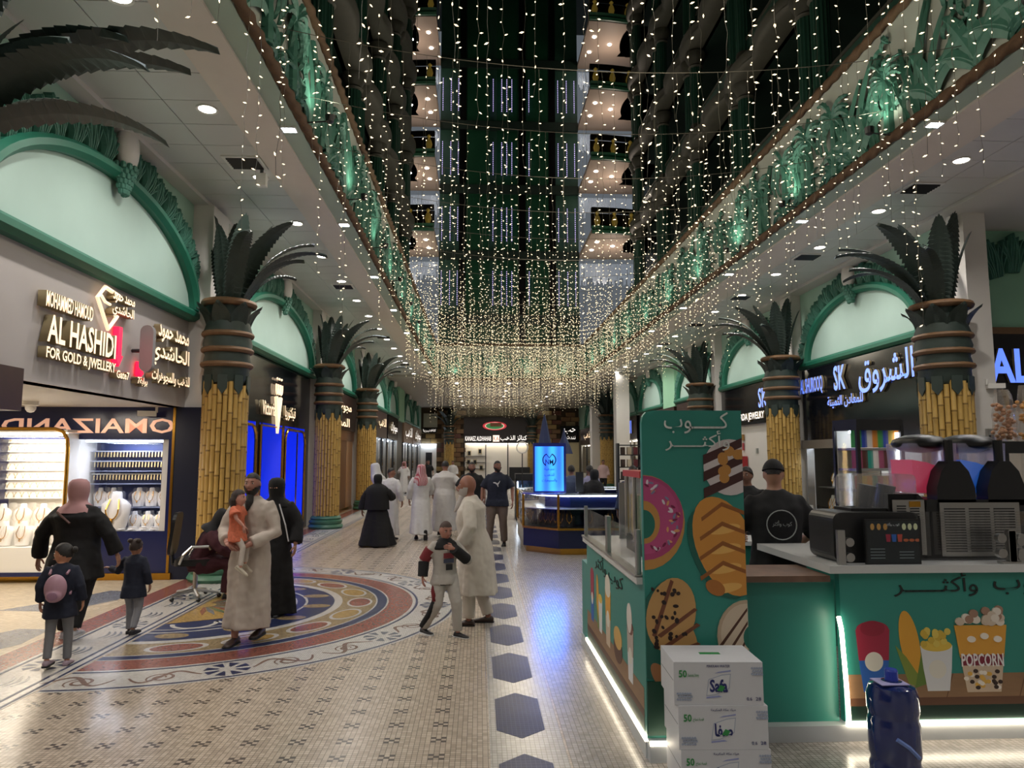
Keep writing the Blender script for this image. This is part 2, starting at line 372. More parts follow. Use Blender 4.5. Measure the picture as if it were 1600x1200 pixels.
# ---- ceilings: a dark grid with separate panels, beams, green strip
def ceiling_side(side):
    left=side=='left'
    a,b=(XL,-2.94) if left else (6.25,13)
    c=bx('ceiling_'+side,(min(a,b)-(5 if left else 0),max(a,b),Y0,Y1+2,ZC+.03,ZC+.25),m_panelgap,kind='structure')
    xs=(-4.36,-3.66,-2.955) if left else (6.265,6.97,7.7)
    for k in range(2):
        me=MB().box(0,xs[k+1]-xs[k]-.012,0,.588,0,.03).mesh('ceiling_panel',m_panel)
        y=Y0
        while y<Y1+1.4:
            link('ceiling_panel',me,None,c,(xs[k],y,ZC)); y+=.6
    # plaster margin by the wall
    if left: bx('ceiling_margin',(XL,-4.36,Y0,YE,ZC-.06,ZC+.03),m_white,c)
    else: bx('ceiling_margin',(7.7,13,Y0,YE,ZC-.06,ZC+.03),m_white,c)
    e0,e1=(-2.94,-2.46) if left else (5.6,6.25)
    bx('trim_1' if left else 'trim_2',(e0,e1,Y0,Y1+.6,ZC-.1,ZC+.5),m_beam,kind='structure')
    g0,g1=(-2.46,AL-.02) if left else (AR_+.02,5.6)
    bx('trim_3' if left else 'trim_4',(g0,g1,Y0,Y1+.3,ZC-.07,ZC+.45),m_gstrip,kind='structure')
ceiling_side('left'); ceiling_side('right')
bx('ceiling_far',(-9.5,13,Y1+.6,YE,5.8,6.1),mat('far_ceiling_plaster','#b3aca3',.6),kind='structure')
for i,y in enumerate((40.5,48.5)): bx('ceiling_far_recess',(-2.2,5.6,y,y+5.2,5.77,5.8),m_panel,kind='structure')
# ---- parapet with relief mural, twisted ropes
def rope(name,x,z,y0,y1,r,axis='Y',parent=None):
    rings=[]; n=12; L=int((y1-y0)/.045)
    for i in range(L+1):
        t=y0+(y1-y0)*i/L; ph=t*22; ring=[]
        for k in range(n):
            a=2*math.pi*k/n; rr=r*(1+.22*math.cos(3*a-ph)); u,v=rr*math.cos(a),rr*math.sin(a)
            ring.append((x+u,t,z+v) if axis=='Y' else (t,x+u,z+v))
        rings.append(ring)
    return MB().loft(rings).obj(name,m_rope,parent,smooth=True)
PZ0,PZ1=5.95,7.5
wpl=bx('wall_parapet_left',(AL-.14,AL,Y0,Y1+.15,PZ0,PZ1),m_mural,kind='structure')
wpr=bx('wall_parapet_right',(AR_,AR_+.14,Y0,Y1+.15,PZ0,PZ1),m_mural,kind='structure')
wpf=bx('wall_parapet_far',(AL,AR_,Y1,Y1+.15,PZ0-.25,PZ1-.1),m_mural,kind='structure')
for p,x in ((wpl,AL+.03),(wpr,AR_-.03)):
    rope('lower_rope',x,PZ0-.02,Y0,Y1,.06,parent=p); rope('upper_rope',x,PZ1,Y0,Y1,.06,parent=p)
rope('lower_rope',Y1-.03,PZ0-.27,AL,AR_,.06,'X',wpf); rope('upper_rope',Y1-.03,PZ1-.1,AL,AR_,.06,'X',wpf)
# relief plants
def blade(mb, base, ang, L, w, droop, d0=.02, seg=9, split=0):
    """a leaf lying on the wall plane: u along the wall, v up, d out of the wall"""
    pts=[]; u,v=base; a=ang; st=L/seg
    for i in range(seg+1):
        pts.append((u,v,a)); a+= (-droop if math.cos(ang)>=0 else droop)/seg; u+=math.cos(a)*st; v+=math.sin(a)*st
    vs=[]; fs=[]
    for i,(u,v,a) in enumerate(pts):
        t=i/seg; ww=w*math.sin(math.pi*min(.98,.12+.86*t))**.7*(1-.3*split*(i%2)); nx,ny=-math.sin(a),math.cos(a)
        dd=d0+.05*math.sin(math.pi*t)
        vs+=[(u+nx*ww,v+ny*ww,dd),(u,v,dd+.03),(u-nx*ww,v-ny*ww,dd),(u,v,dd-.025)]
    for i in range(seg):
        for j in range(4): fs.append((i*4+j,i*4+(j+1)%4,(i+1)*4+(j+1)%4,(i+1)*4+j))
    mb.add(vs,fs)
def plant_mesh(kind, rnd):
    mb=MB()
    if kind=='palm':
        h=rnd.uniform(.75,1.0); lean=rnd.uniform(-.12,.12); mb.tube([(lean*t*t,h*t,.03) for t in [i/8 for i in range(9)]],[.075-.02*i/8+.008*(i%2) for i in range(9)],7)
        for i in range(11):
            a=R(-25+230*i/10); blade(mb,(lean,h),a,rnd.uniform(.45,.65),.05,1.5,.04,12,1)
    elif kind=='banana':
        for i in range(7): blade(mb,(rnd.uniform(-.06,.06),0),R(rnd.uniform(55,125)),rnd.uniform(.7,1.25),rnd.uniform(.07,.12),rnd.uniform(.5,1.3),.02,10)
    elif kind=='fern':
        for i in range(13): blade(mb,(rnd.uniform(-.08,.08),rnd.uniform(0,.15)),R(20+140*i/12),rnd.uniform(.35,.6),.028,rnd.uniform(.8,1.6),.02,8,1)
    elif kind=='vine':
        for i in range(14): blade(mb,(rnd.uniform(-.16,.16),1.35-.06*i),R(rnd.choice((-50,-130))+rnd.uniform(-20,20)),.2,.05,.4,.02,5)
    elif kind=='reed':
        for i in range(9): blade(mb,(rnd.uniform(-.22,.22),0),R(rnd.uniform(75,105)),rnd.uniform(.8,1.4),.03,.25,.02,8)
    # wall frame -> local: x = out (d), y = u, z = v
    mb.v=[(d,u,v) for u,v,d in mb.v]; return mb.mesh(kind+'_relief',m_leaf)
rp=random.Random(3)
PL=[plant_mesh(k,rp) for k in ('palm','palm','banana','banana','fern','fern','vine','reed')]
for p,x,sx in ((wpl,AL,1),(wpr,AR_,-1)):
    y=2.0; i=0
    while y<Y1-.4:
        for me in (rp.choice(PL[:4]),rp.choice(PL[4:])):
            s=rp.uniform(.85,1.08); o=link(me.name,me,None,p,(x,y+rp.uniform(-.3,.3),PZ0+.05),None,(sx,s,s)); 
        y+=rp.uniform(.5,.75)
x=AL+.4
while x<AR_-.3:
    me=rp.choice(PL); link(me.name,me,None,wpf,(x,Y1,PZ0-.15),(0,0,R(-90)),1.0); x+=.45
# uplights at the foot of the mural
upl_me=MB().lathe([(.02,0),(.05,.02),(.06,.1),(.05,.1),(.045,.09)],10).mesh('uplight_body',m_dark)
upg_me=MB().lathe([(.001,.088),(.044,.092)],10).mesh('uplight_lens',mat('uplight_glow','#e6ffe9',.5,emit='#d9ffe0',es=8,nosample=True))
def uplight(x,y,z,tilt,nm):
    e=empty('uplight',(x,y,z),0,nm,'uplight','uplights along the mural foot'); link('body',upl_me,None,e); MB().tube([(0,0,.03),((-.35 if x<1 else .35) if abs(y-Y1)>1 else 0,0 if abs(y-Y1)>1 else .27,.0)],.01,5).obj('bracket',m_dark,e); link('lens',upg_me,None,e)
    light('uplight_beam','SPOT',(0,0,.12),15,'#f4ffe6',.06,e,120,.9,(R(180),tilt,0))
i=0; y=3.2
while y<Y1-1:
    for x,s,side in ((AL+.34,-1,'left'),(AR_-.34,1,'right')): uplight(x,y,PZ0+.0,R(22*s),'%s small uplight from the camera at the foot of the %s palm mural'%(ordinal(int((y-3.2)/2.65+1.5)),side))
    y+=2.65
for x in (-1.2,.6,2.4,4.2): uplight(x,Y1-.26,PZ0-.22,0,'small uplight washing the far end palm mural')
# ================================================================ UPPER ATRIUM
m_up=mat('atrium_dark_green','#2a5143',.45,vary=.25,vscale=3)
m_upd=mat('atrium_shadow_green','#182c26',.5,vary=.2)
m_scal=mat('atrium_stone_moulding','#4a4b42',.55,vary=.2,vscale=6)
m_soff=mat('gallery_soffit_beige','#b7a596',.6)
m_gcorn=mat('gallery_green_cornice','#2a6a4d',.45)
m_goldlamp=mat('gold_urn_glow','#b59a4a',.35,.6,emit='#c9a94a',es=.06,nosample=True)
m_led=mat('violet_led_dot','#d9ccff',.5,emit='#cdbcff',es=.9,nosample=True)
m_tinsel=mat('tinsel_silver','#b9c2cc',.3,.8,emit='#c7d4e6',es=.25,nosample=True)
LV=[8.6,11.9,15.35,18.75,22.1]
XGL,XGR=-3.1,6.95
roof=bx('ceiling_atrium',(-9,13,Y0,40,27.0,27.3),m_upd,kind='structure')
bx('wall_upper_left',(XGL-2.4,XGL-2.2,Y0,40,6.3,27),m_upd,kind='structure'); bx('wall_upper_right',(XGR+2.2,XGR+2.4,Y0,40,6.3,27),m_upd,kind='structure')
bx('wall_upper_back',(-9,13,Y0-.4,Y0-.2,6.3,27),m_upd,kind='structure')
def scallop(side, z):
    """slab edge with a scalloped moulding along the gallery"""
    x=XGL if side=='left' else XGR; s=1 if side=='left' else -1; prof=[]
    st=.14; n=int((34-4)/st); rings=[]
    for i in range(n+1):
        y=4+i*st; b=.24*abs(math.sin(math.pi*(y/2.1)))**.6; e=x+s*b
        rings.append([(x-s*.5,y,z),(e-s*.12,y,z),(e-s*.02,y,z+.1),(e-s*.1,y,z+.17),(e,y,z+.26),(e,y,z+.36),(e-s*.08,y,z+.42),(x-s*.5,y,z+.42)])
    return rings
upcol=MB(); 
for k in range(16):
    pass
fl=[]
for i in range(33):
    a=2*math.pi*i/32
def fluted(r,z0,z1,n=28):
    return [[(r*(1-.1*(k%2))*math.cos(2*math.pi*k/n),r*(1-.1*(k%2))*math.sin(2*math.pi*k/n),z) for k in range(n)] for z in (z0,z1)]
shaft_me=MB().loft(fluted(.2,.5,2.45)).mesh('column_shaft',m_up)
capit_me=MB().lathe([(.2,0),(.3,.06),(.3,.14),(.22,.2),(.22,.42),(.2,.5)],18).lathe([(.2,2.45),(.25,2.5),(.2,2.56),(.3,2.75),(.34,2.85),(.34,2.97)],18).mesh('column_capital',m_scal,60)
for side in ('left','right'):
    x=XGL if side=='left' else XGR; s=1 if side=='left' else -1
    for li,z in enumerate(LV):
        sl=bx('floor_gallery_%s_%d'%(side,li+1),(min(x-s*.4,x-s*2.2),max(x-s*.4,x-s*2.2),4,34,z,z+.3),m_upd,kind='structure')
        MB().loft(scallop(side,z),close=True).obj('scalloped_moulding',m_scal,sl,smooth=50)
        # parapet wall of the gallery, with a handrail
        bx('gallery_parapet',(x-s*.3-.04,x-s*.3+.04,4,34,z+.42,z+1.2),m_up,sl); bx('handrail',(x-s*.3-.07,x-s*.3+.07,4,34,z+1.2,z+1.27),m_scal,sl)
        if li==len(LV)-1: continue
        y=5.5
        while y<33:
            for dy in (0,.62):
                c=empty('gallery_column',(x-s*.25,y+dy,z+.42),0,'dark green fluted column on the %s upper gallery'%side,'column','fluted gallery columns, %s side, storey %d'%(side,li+2))
                link('shaft',shaft_me,None,c); link('capital',capit_me,None,c)
            y+=4.2
# rounded balconies at the far end of the atrium
m_rail=mat('balcony_dark_rail','#14100c',.4)
urn_me=MB().lathe([(.03,0),(.09,.06),(.15,.28),(.1,.48),(.04,.56),(.1,.66),(.05,.74)],12).mesh('gilded_urn',m_goldlamp,60)
spot_me=MB().lathe([(.001,0),(.09,0),(.09,-.02),(.001,-.02)],12).mesh('soffit_lamp',m_lampglow)
def balcony(side,z,lev):
    s=-1 if side=='left' else 1; xi=-2.05 if side=='left' else 5.05     # inner edge
    poly=[]; rail=[]
    for i in range(13):
        t=i/12; x=xi+s*3.2*t; y=31.0+1.1*(1-t)**2*.0+.9*(1-math.cos(t*1.2))
        poly.append((x,y)); rail.append((x,y))
    poly+= [(xi+s*3.2,35.2),(xi,35.2)]
    if s>0: pass
    b=empty('balcony',(xi,31,z),0,'rounded balcony with beige soffit and gilt urns, %s side, %s up'%(side,('lowest','second','third','topmost')[lev-2]),'balcony','far end balconies')
    P=[(x-xi,y-31) for x,y in poly]
    if s<0: P=P[::-1]
    fr=((0,0,0),(1,0,0),(0,1,0),(0,0,1))
    MB().prism(P,fr,0,.2).obj('soffit',m_soff,b)
    RL=[(x-xi,y-31) for x,y in rail]
    MB().loft([[(x,y-.1,.0),(x,y-.16,.1),(x,y-.1,.2),(x,y-.18,.3),(x,y+.06,.34),(x,y+.06,.0)] for x,y in RL]).obj('cornice',m_gcorn,b)
    MB().loft([[(x,y+.0,1.0),(x,y+.0,1.22),(x,y+.16,1.22),(x,y+.16,1.0)] for x,y in RL]).obj('handrail',m_rail,b)
    MB().loft([[(x,y+.2,.3),(x,y+.2,1.0),(x,y+.24,1.0),(x,y+.24,.3)] for x,y in RL]).obj('rail_backing',m_rail,b)
    for i in (1,4,7): link('gilded_urn',urn_me,None,b,(RL[i][0],RL[i][1]+.04,.3))
    for i,(dx,dy) in enumerate(((.45,1.3),(.4,2.6),(1.3,1.9))): link('soffit_lamp',spot_me,None,b,(s*dx,dy,-.005))
    mb=MB()
    for k in range(46):
        x=s*(.05+3.0*k/46); l=.6+.5*random.random(); mb.box(x-.012,x+.012,4.0,4.02,-.35-l,-.3)
    mb.obj('tinsel_fringe',m_tinsel,b); 
    l=light('balcony_glow','POINT',(s*1.4,2.0,-1.1),34,'#ffe9d6',.3,b)
for side in ('left','right'):
    for li,z in enumerate(LV[1:]): balcony(side,z,li+2)
# lift core between the balconies
core=bx('wall_core',(-2.05,5.05,35.2,36.5,5.8,27),m_up,kind='structure')
for x in (-1.05,2.0,3.55): bx('core_slot',(x,x+.32,35.05,35.2,7.4,27),mat('slot_black','#050607',.3),core)
for x0,x1 in ((-.7,.5),(.85,1.95),(2.36,3.5)): bx('core_panel',(x0,x1,35.1,35.2,7.4,27),mat('core_panel_green','#16452f',.35,vary=.2),core)
for z in LV: bx('core_moulding',(-2.05,5.05,34.98,35.2,z-.15,z+.3),m_upd,core)
dots=MB()
for li in range(len(LV)-1):
    for x in (-1.92,-1.5,-1.12,.66,1.1,1.36,1.62,2.5,4.0,4.45,4.85):
        for k in range(18): z=LV[li]+.8+k*.1; dots.box(x-.013,x+.013,34.94,34.97,z,z+.04)
dots.obj('led_dot_lines',m_led,core,kind='stuff')
# ================================================================ DOWNLIGHTS
dl_ring=MB().lathe([(.1,0),(.125,0),(.125,-.018),(.1,-.014)],20,cap=False).mesh('downlight_trim',m_lampring)
dl_lens=MB().lathe([(.001,-.006),(.1,-.006)],20,cap=False).mesh('downlight_lens',m_lampglow)
def downlight(x,y,z,label,grp,wt=DOWN_W,col='#fff8f0',lit=True):
    e=empty('downlight',(x,y,z),0,label,'ceiling light',grp); link('trim',dl_ring,None,e); link('lens',dl_lens,None,e)
    if lit: light('downlight_beam','SPOT',(0,0,-.03),wt,col,.09,e,150,.7)
for k in range(-6,14):
    y=8.19+2.07*k
    downlight(-3.23,y,ZC,('%s round downlight from the camera over the left aisle'%ordinal(k+2)) if k>-2 else 'round downlight over the left aisle, behind the camera','downlights, left aisle')
    downlight(6.67,y+.98 if k else y+1.0,ZC,('%s round downlight from the camera over the right aisle'%ordinal(k+2)) if k>-2 else 'round downlight over the right aisle, behind the camera','downlights, right aisle')
sp_me=MB().box(-.09,.09,-.07,.07,-.03,0).mesh('square_spot_housing',m_lampring); sp_l=MB().box(-.075,.075,-.055,.055,-.034,-.03).mesh('square_spot_lens',mat('cool_lamp_glow','#ffffff',.4,emit='#e6f4ff',es=14,nosample=True))
for k in range(-3,8):
    for x,y,s in ((-2.35,8.5+3.6*k,'left'),(5.5,8.0+3.55*k,'right')):
        e=empty('square_spotlight',(x,y,ZC-.07),0,('%s square white spotlight from the camera under the %s atrium edge'%(ordinal(k+1),s)) if k>=0 else 'square white spotlight under the %s atrium edge, behind the camera'%s,'ceiling light','square spotlights, %s edge'%s); link('housing',sp_me,None,e); link('lens',sp_l,None,e)
        light('square_spot_beam','SPOT',(0,0,-.05),40,'#eef6ff',.06,e,140,.7)
for i,y in enumerate((38,42,46,50,54)):
    for x in (-1.2,1.6,4.4): downlight(x,y,5.77,'round downlight in the far hall ceiling, %s row, %s'%(ordinal(i+1),'left' if x<0 else 'right' if x>3 else 'middle'),'downlights, far hall',90)
for x,y in ((10,4),(10,8.5),(-6.0,9.0),(-7.6,6.5)): pass
grl=MB().box(-.26,.26,-.22,.22,-.02,0).mesh('vent_frame',m_lampring); 
for k in range(5):
    for x,s,y in ((-3.28,'left',9.72+7.25*k),(6.72,'right',10.2+3.75*k)):
        e=empty('air_vent',(x,y,ZC),0,'%s louvred air vent from the camera in the %s aisle ceiling'%(ordinal(k+1),s),'air vent','air vents, %s aisle'%s); link('frame',grl,None,e)
        for j in range(6): MB().add([(-.21,-.18+j*.062,-.022),(.21,-.18+j*.062,-.022),(.21,-.145+j*.062,-.04),(-.21,-.145+j*.062,-.04),(-.21,-.14+j*.062,-.022),(.21,-.14+j*.062,-.022)],[(0,1,2,3),(3,2,5,4)]).obj('louvre',m_dark,e)
# ================================================================ COLUMNS
m_node=mat('bamboo_node','#7a5e2e',.5)
m_bamboo=mat('bamboo_cane','#b3924f',.4,vary=.28,vscale=7,stretch=(3,3,.6))
m_culmdark=mat('bamboo_shadow','#4a3818',.7)
def culm_mesh(r,z0,z1,seed):
    rn=random.Random(seed); pts=[(r,z0)]; z=z0+rn.uniform(.1,.3)
    while z<z1-.1:
        pts+= [(r,z-.03),(r*1.14,z-.012),(r*1.05,z),(r*1.14,z+.012),(r,z+.03)]; z+=rn.uniform(.3,.42)
    pts.append((r,z1)); mb=MB().lathe(pts,8)
    for fi in range(len(mb.f)-2):
        if (fi//8)%5 in (2,3): mb.mi[fi]=1
    return mb.mesh('bamboo_cane',[m_bamboo,m_node],50)
CULMS=[culm_mesh(.036,.3,2.95+.05*(i%2),i) for i in range(4)]
base_me=MB().lathe([(.42,0),(.45,.05),(.42,.11),(.4,.12),(.43,.16),(.42,.21),(.38,.23),(.4,.27),(.36,.32),(.3,.33)],24).mesh('column_base',m_dgreen,50)
core_me=MB().lathe([(.27,.3),(.27,3.0)],16).mesh('column_core',m_culmdark)
cap_me=MB().lathe([(.3,2.98),(.34,3.05),(.33,3.2),(.36,3.3),(.33,3.42),(.37,3.6),(.34,3.72),(.36,3.8),(.3,4.0),(.33,4.15),(.38,4.22)],24).mesh('capital_body',m_frond,60)
tor=lambda R0,r,z: [(R0+r*math.cos(2*math.pi*k/8),z+r*math.sin(2*math.pi*k/8)) for k in range(9)]
ring_me=[MB().lathe(tor(.35,.045,z),24,cap=False).mesh('rope_ring',m_brownring,True) for z in (3.27,3.5,3.75)]+[MB().lathe(tor(.36,.06,4.24),24,cap=False).mesh('rope_ring',m_brownring,True)]
tooth_me=MB().prism([(-.07,0),(-.07,-.2),(0,-.3),(.07,-.2),(.07,0)],((.33,0,3.1),(0,1,0),(0,0,1),(1,0,0)),0,.02).mesh('capital_tooth',m_frond)
def frond_mesh(th0,th1,L,w,seed=0):
    """serrated palm leaf growing from the origin, arching towards +X"""
    n=42; x=z=0.; rows=[]
    for i in range(n+1):
        t=i/n; th=th0+(th1-th0)*t**1.4; d=(math.sin(th),math.cos(th)); nr=(math.cos(th),-math.sin(th))
        ww=w*(math.sin(math.pi*(.1+.87*t))**.6)*(1 if i%2 else .8); rd=.012*(1 if i%2 else -1)
        sag=.3*ww
        rows.append([(x-nr[0]*sag*-1*0-d[0]*.03*(i%2),-ww,z-sag*.4-d[1]*.03*(i%2)),(x+nr[0]*rd,-ww*.5,z-sag*.12+rd),(x+nr[0]*.02,0,z+.025),(x+nr[0]*rd,ww*.5,z-sag*.12+rd),(x-d[0]*.03*(i%2),ww,z-sag*.4-d[1]*.03*(i%2)),(x-nr[0]*.035,0,z-.035)])
        x+=d[0]*L/n; z+=d[1]*L/n
    return MB().loft(rows).mesh('frond',m_frond)
# upright leaves are turned so their face looks at the hall: width runs across Y
FR=[frond_mesh(R(4),R(16),1.5,.19),frond_mesh(R(10),R(38),1.45,.18),frond_mesh(R(14),R(86),1.75,.2),frond_mesh(R(20),R(112),1.75,.16),frond_mesh(R(24),R(100),1.35,.13),frond_mesh(R(6),R(24),1.25,.18)]
petal=frond_mesh(R(8),R(62),.5,.15)
def palm_column(x,y,rz,label,r=1.,extra=()):
    c=empty('palm_column',(x,y,0),rz,label,'column','bamboo palm columns'); c.scale=(r,r,1)
    link('base',base_me,None,c); link('core',core_me,None,c); link('capital',cap_me,None,c)
    for i in range(25):
        a=2*math.pi*i/25; link('bamboo_cane',CULMS[(i*7)%4],None,c,(.305*math.cos(a),.305*math.sin(a),.02*(i%3)),(0,0,i*1.3))
    for me in ring_me: link('rope_ring',me,None,c)
    for i in range(9): link('capital_tooth',tooth_me,None,c,None,(0,0,2*math.pi*i/9))
    for i in range(8): link('petal',petal,None,c,(.27*math.cos(i*.785),.27*math.sin(i*.785),3.78),(0,0,i*.785))
    for k,az,zz,rr in ((0,180,4.2,.05),(0,100,4.2,.12),(5,-100,4.2,.12),(5,150,4.2,.14),(1,60,4.2,.14),(1,-55,4.2,.14),(2,25,4.2,.18),(2,-30,4.2,.18),(3,0,4.2,.2),(4,50,4.18,.2),(3,-62,4.18,.18),(4,-10,4.18,.2),(1,8,4.22,.08)):
        a=R(az); link('frond',FR[k],None,c,(rr*math.cos(a),rr*math.sin(a),zz),(0,0,a))
    for L,a0,a1,az in extra: a=R(az); link('frond',frond_mesh(R(a0),R(a1),L,.22),None,c,(.15*math.cos(a),.15*math.sin(a),4.2),(0,0,a))
    return c
for x,y,l in ((-4.22,5.3,'bamboo palm column nearest the camera on the left, only its fronds in view'),(-3.95,11.25,'bamboo palm column on the left between the gold shop sign and the blue niches'),(-4.0,19.1,'second bamboo palm column on the left, beyond the blue niches'),(-4.02,25.8,'third bamboo palm column on the left, smallest and farthest')): palm_column(x,y,0,l,1.,((2.35,36,112,4),(2.1,30,104,22),(1.9,44,122,-10),(1.7,52,128,14)) if y<6 else ())
for x,y,l in ((7.4,10.9,'large bamboo palm column on the right behind the drinks machine'),(7.4,17.0,'bamboo palm column on the right between the two blue-lettered signs'),(7.4,23.4,'far bamboo palm column on the right above the tall pastry panel'),(7.4,41.0,'distant palm column between the two white pillars on the right')): palm_column(x,y,math.pi,l,1.12)
# white piers behind the columns and free-standing pillars
pk=0
for x0,x1,y0,y1 in ((XL-.3,XL+.32,11.32,12.0),(XL-.3,XL+.25,19.6,20.1),(XL-.3,XL+.25,26.3,27.0),(XR-.04,XR+.34,11.1,11.9),(XR-.25,XR+.2,17.2,17.8),(XR-.25,XR+.2,23.0,23.4)):
    pk+=1; bx('trim_pier_%d'%pk,(x0,x1,y0,y1,0,ZC-.06),m_white,kind='structure')
for x0,x1,y0,y1 in ((XL-.1,XL+.12,40.2,43.0),(XR-.12,XR+.1,28.4,30.2)):
    pk+=1; bx('trim_pier_%d'%pk,(x0,x1,y0,y1,3.9,ZC-.06),m_mint2,kind='structure')
for x,y in ((6.95,34.0),(6.95,41.5)):
    pk+=1; bx('trim_pillar_%d'%pk,(x-.32,x+.32,y,y+.75,0,5.9),m_white,kind='structure')
# ================================================================ ARCHES
def acanthus():
    """a plume of ridged strands, about half a metre tall, curling over at the tip"""
    mb=MB(); n=11
    for k in range(n):
        q=(k-(n-1)/2)/((n-1)/2); L=.46*(1-.22*q*q+.05*math.sin(k*2.3)); rows=[]
        for i in range(8):
            t=i/7; u=q*(.07+.11*t**1.3)+.03*math.sin(t*5+k)*t; v=L*t-.04*abs(q)*t; ww=.021*(.7+.7*t)*(1 if t<.85 else .55); d=.05+.05*math.sin(math.pi*t*.9)+.07*max(0,t-.6)+.012*(k%2)
            rows.append([(u-ww,v,d-.035),(u-ww*.3,v,d+.022),(u+ww*.3,v,d+.022),(u+ww,v,d-.035),(u,v,0.)])
        mb.loft(rows)
    mb.v=[(d,u,v) for u,v,d in mb.v]; return mb.mesh('acanthus_leaf',m_leaf)
aca=acanthus()
key_me=MB().ell((.1,0,0),(.12,.2,.3),14,10).mesh('keystone_oval',m_white,True)
def cone_mesh():
    mb=MB()
    for r in range(6):
        for k in range(7): 
            a=R(-90+180*k/6+ (15 if r%2 else 0)); rr=.17*(1-r/8); mb.ell((.06+rr*math.cos(a)*.8,rr*math.sin(a),-.06*r),(.04,.045,.05),6,4)
    return mb.mesh('pine_cone_scales',m_leaf)
cone_me=cone_mesh()
def arch(side,y0,y1,lab,sill=4.1,b=1.2):
    cy=(y0+y1)/2; x=XL if side=='L' else XR; s=1 if side=='L' else -1; a=(y1-y0)/2-.32
    g=empty('arch_relief',(x,cy,sill),0 if s>0 else math.pi,lab,'arch','green leaf arches above the shops')
    N=36; rings=[]
    for i in range(N+1):
        t=math.pi*i/N; cu,cv=math.cos(t),math.sin(t); n=Vector((cu/a,cv/b)).normalized()
        p=Vector((a*cu,b*cv)); q=p+n*.17
        rings.append([(.002,p.x,p.y),(.1,p.x,p.y),(.16,(p.x*.7+q.x*.3),(p.y*.7+q.y*.3)),(.16,(p.x*.3+q.x*.7),(p.y*.3+q.y*.7)),(.1,q.x,q.y),(.002,q.x,q.y)])
    MB().loft(rings).obj('arch_ring',m_ring,g,smooth=40)
    MB().loft([[(0,-(y1-y0)/2-.1+k*(y1-y0+.2),0) for k in (0,)]*1 for _ in (0,)]) if False else None
    L=(y1-y0)/2+.1
    MB().loft([[(.0,yy,-.12),(.1,yy,-.12),(.17,yy,-.07),(.17,yy,.0),(.1,yy,.06),(.0,yy,.06)] for yy in (-L,L)]).obj('arch_sill',m_ring,g)
    MB().prism([(a*math.cos(math.pi*i/24),b*math.sin(math.pi*i/24)) for i in range(25)],((0,0,0),(0,1,0),(0,0,1),(1,0,0)),.0,.015).obj('tympanum',mat('tympanum_mint','#a9c4bb',.65,vary=.1,vscale=1.2),g)
    n=max(11,int((a+b)*1.6/.25)); 
    for i in range(n):
        t=math.pi*(i+.5)/n
        if abs(t-math.pi/2)<.06: continue
        nr=Vector((math.cos(t)/a,math.sin(t)/b)).normalized(); p=Vector((a*math.cos(t),b*math.sin(t)))+nr*.14
        rot=math.atan2(nr.x,nr.y)+(.22 if i%2 else -.1)*(1 if t<math.pi/2 else -1); sc_=(.72+.3*math.sin(t))*(1 if i%2 else .9)
        link('acanthus_leaf',aca,None,g,(.01,p.x,p.y),(-rot,0,0),(1,sc_*1.15,sc_))
    link('keystone',key_me,None,g,(.05,0,b+.42)); link('pine_cone',cone_me,None,g,(.05,0,b+.16))
    return g
for y0,y1,l in ((6.1,11.6,'green leaf arch above the white gold-shop sign wall on the left'),(13.1,19.6,'green leaf arch above the dark shop with blue niches'),(20.2,26.2,'green leaf arch between the second and third left columns'),(28.4,35.0,'green leaf arch just beyond the third left column'),(35.4,39.9,'green leaf arch before the left green pier'),(43.2,48.4,'green leaf arch just past the left green pier'),(48.9,53.5,'farthest green leaf arch on the left wall')): arch('L',y0,y1,l)
for y0,y1,l in ((12.1,17.05,'green leaf arch above the black sign with blue letters on the right'),(17.9,22.9,'green leaf arch behind the second right column'),(23.5,28.3,'green leaf arch beside the right green pier, near the third column'),(30.3,35.0,'right green leaf arch directly past the green pier'),(35.4,40.4,'right green leaf arch half hidden by a white pillar'),(42.2,46.8,'right green leaf arch between the white pillars'),(48.5,53.0,'farthest green leaf arch on the right wall')): arch('R',y0,y1,l)
# leaf relief on the wall facing the camera at far right
g=empty('leaf_relief',(9.25,11.98,4.3),R(-90),'dark green leaf relief on the mint wall at the right edge','relief')
for k,(dx,dz,rr) in enumerate(((-.55,.0,70),(-.5,.25,50),(-.35,.5,35),(-.1,.7,15),(.2,.8,0))): link('acanthus_leaf',aca,None,g,(.02,dx,dz),(R(rr),0,0),(1.2,1.4,1.5))
bx('trim_mould',(8.36,13,11.9,12.0,4.0,4.12),m_brownring,kind='structure')
# ================================================================ SHOPS
m_navyp=mat('navy_gloss_panel','#1b2350',.18,vary=.2,vscale=3)
m_bust=mat('white_leatherette','#e6e4e2',.5)
m_blueniche=mat('blue_lit_panel','#1b35d8',.35,emit='#1430e8',es=.4,nosample=True)
m_whitepanel=mat('white_lacquer','#e8e6e0',.3)
m_casewhite=mat('lit_case_white','#f6f1e6',.5)
m_tubeglow=mat('display_tube_glow','#fff8e9',.5,emit='#fff3dc',es=5)
m_tubecool=mat('display_cool_glow','#f2f8ff',.5,emit='#e3efff',es=7)
bx('wall_fascia_left',(XL-.22,XL,Y0,11.32,2.62,4.02),mat('sign_wall_greige','#b0aaa8',.55,vary=.05,vscale=2),kind='structure')
bx('ceiling_shop_left',(-9.5,XL-.02,Y0,11.3,2.62,2.72),m_white,kind='structure')
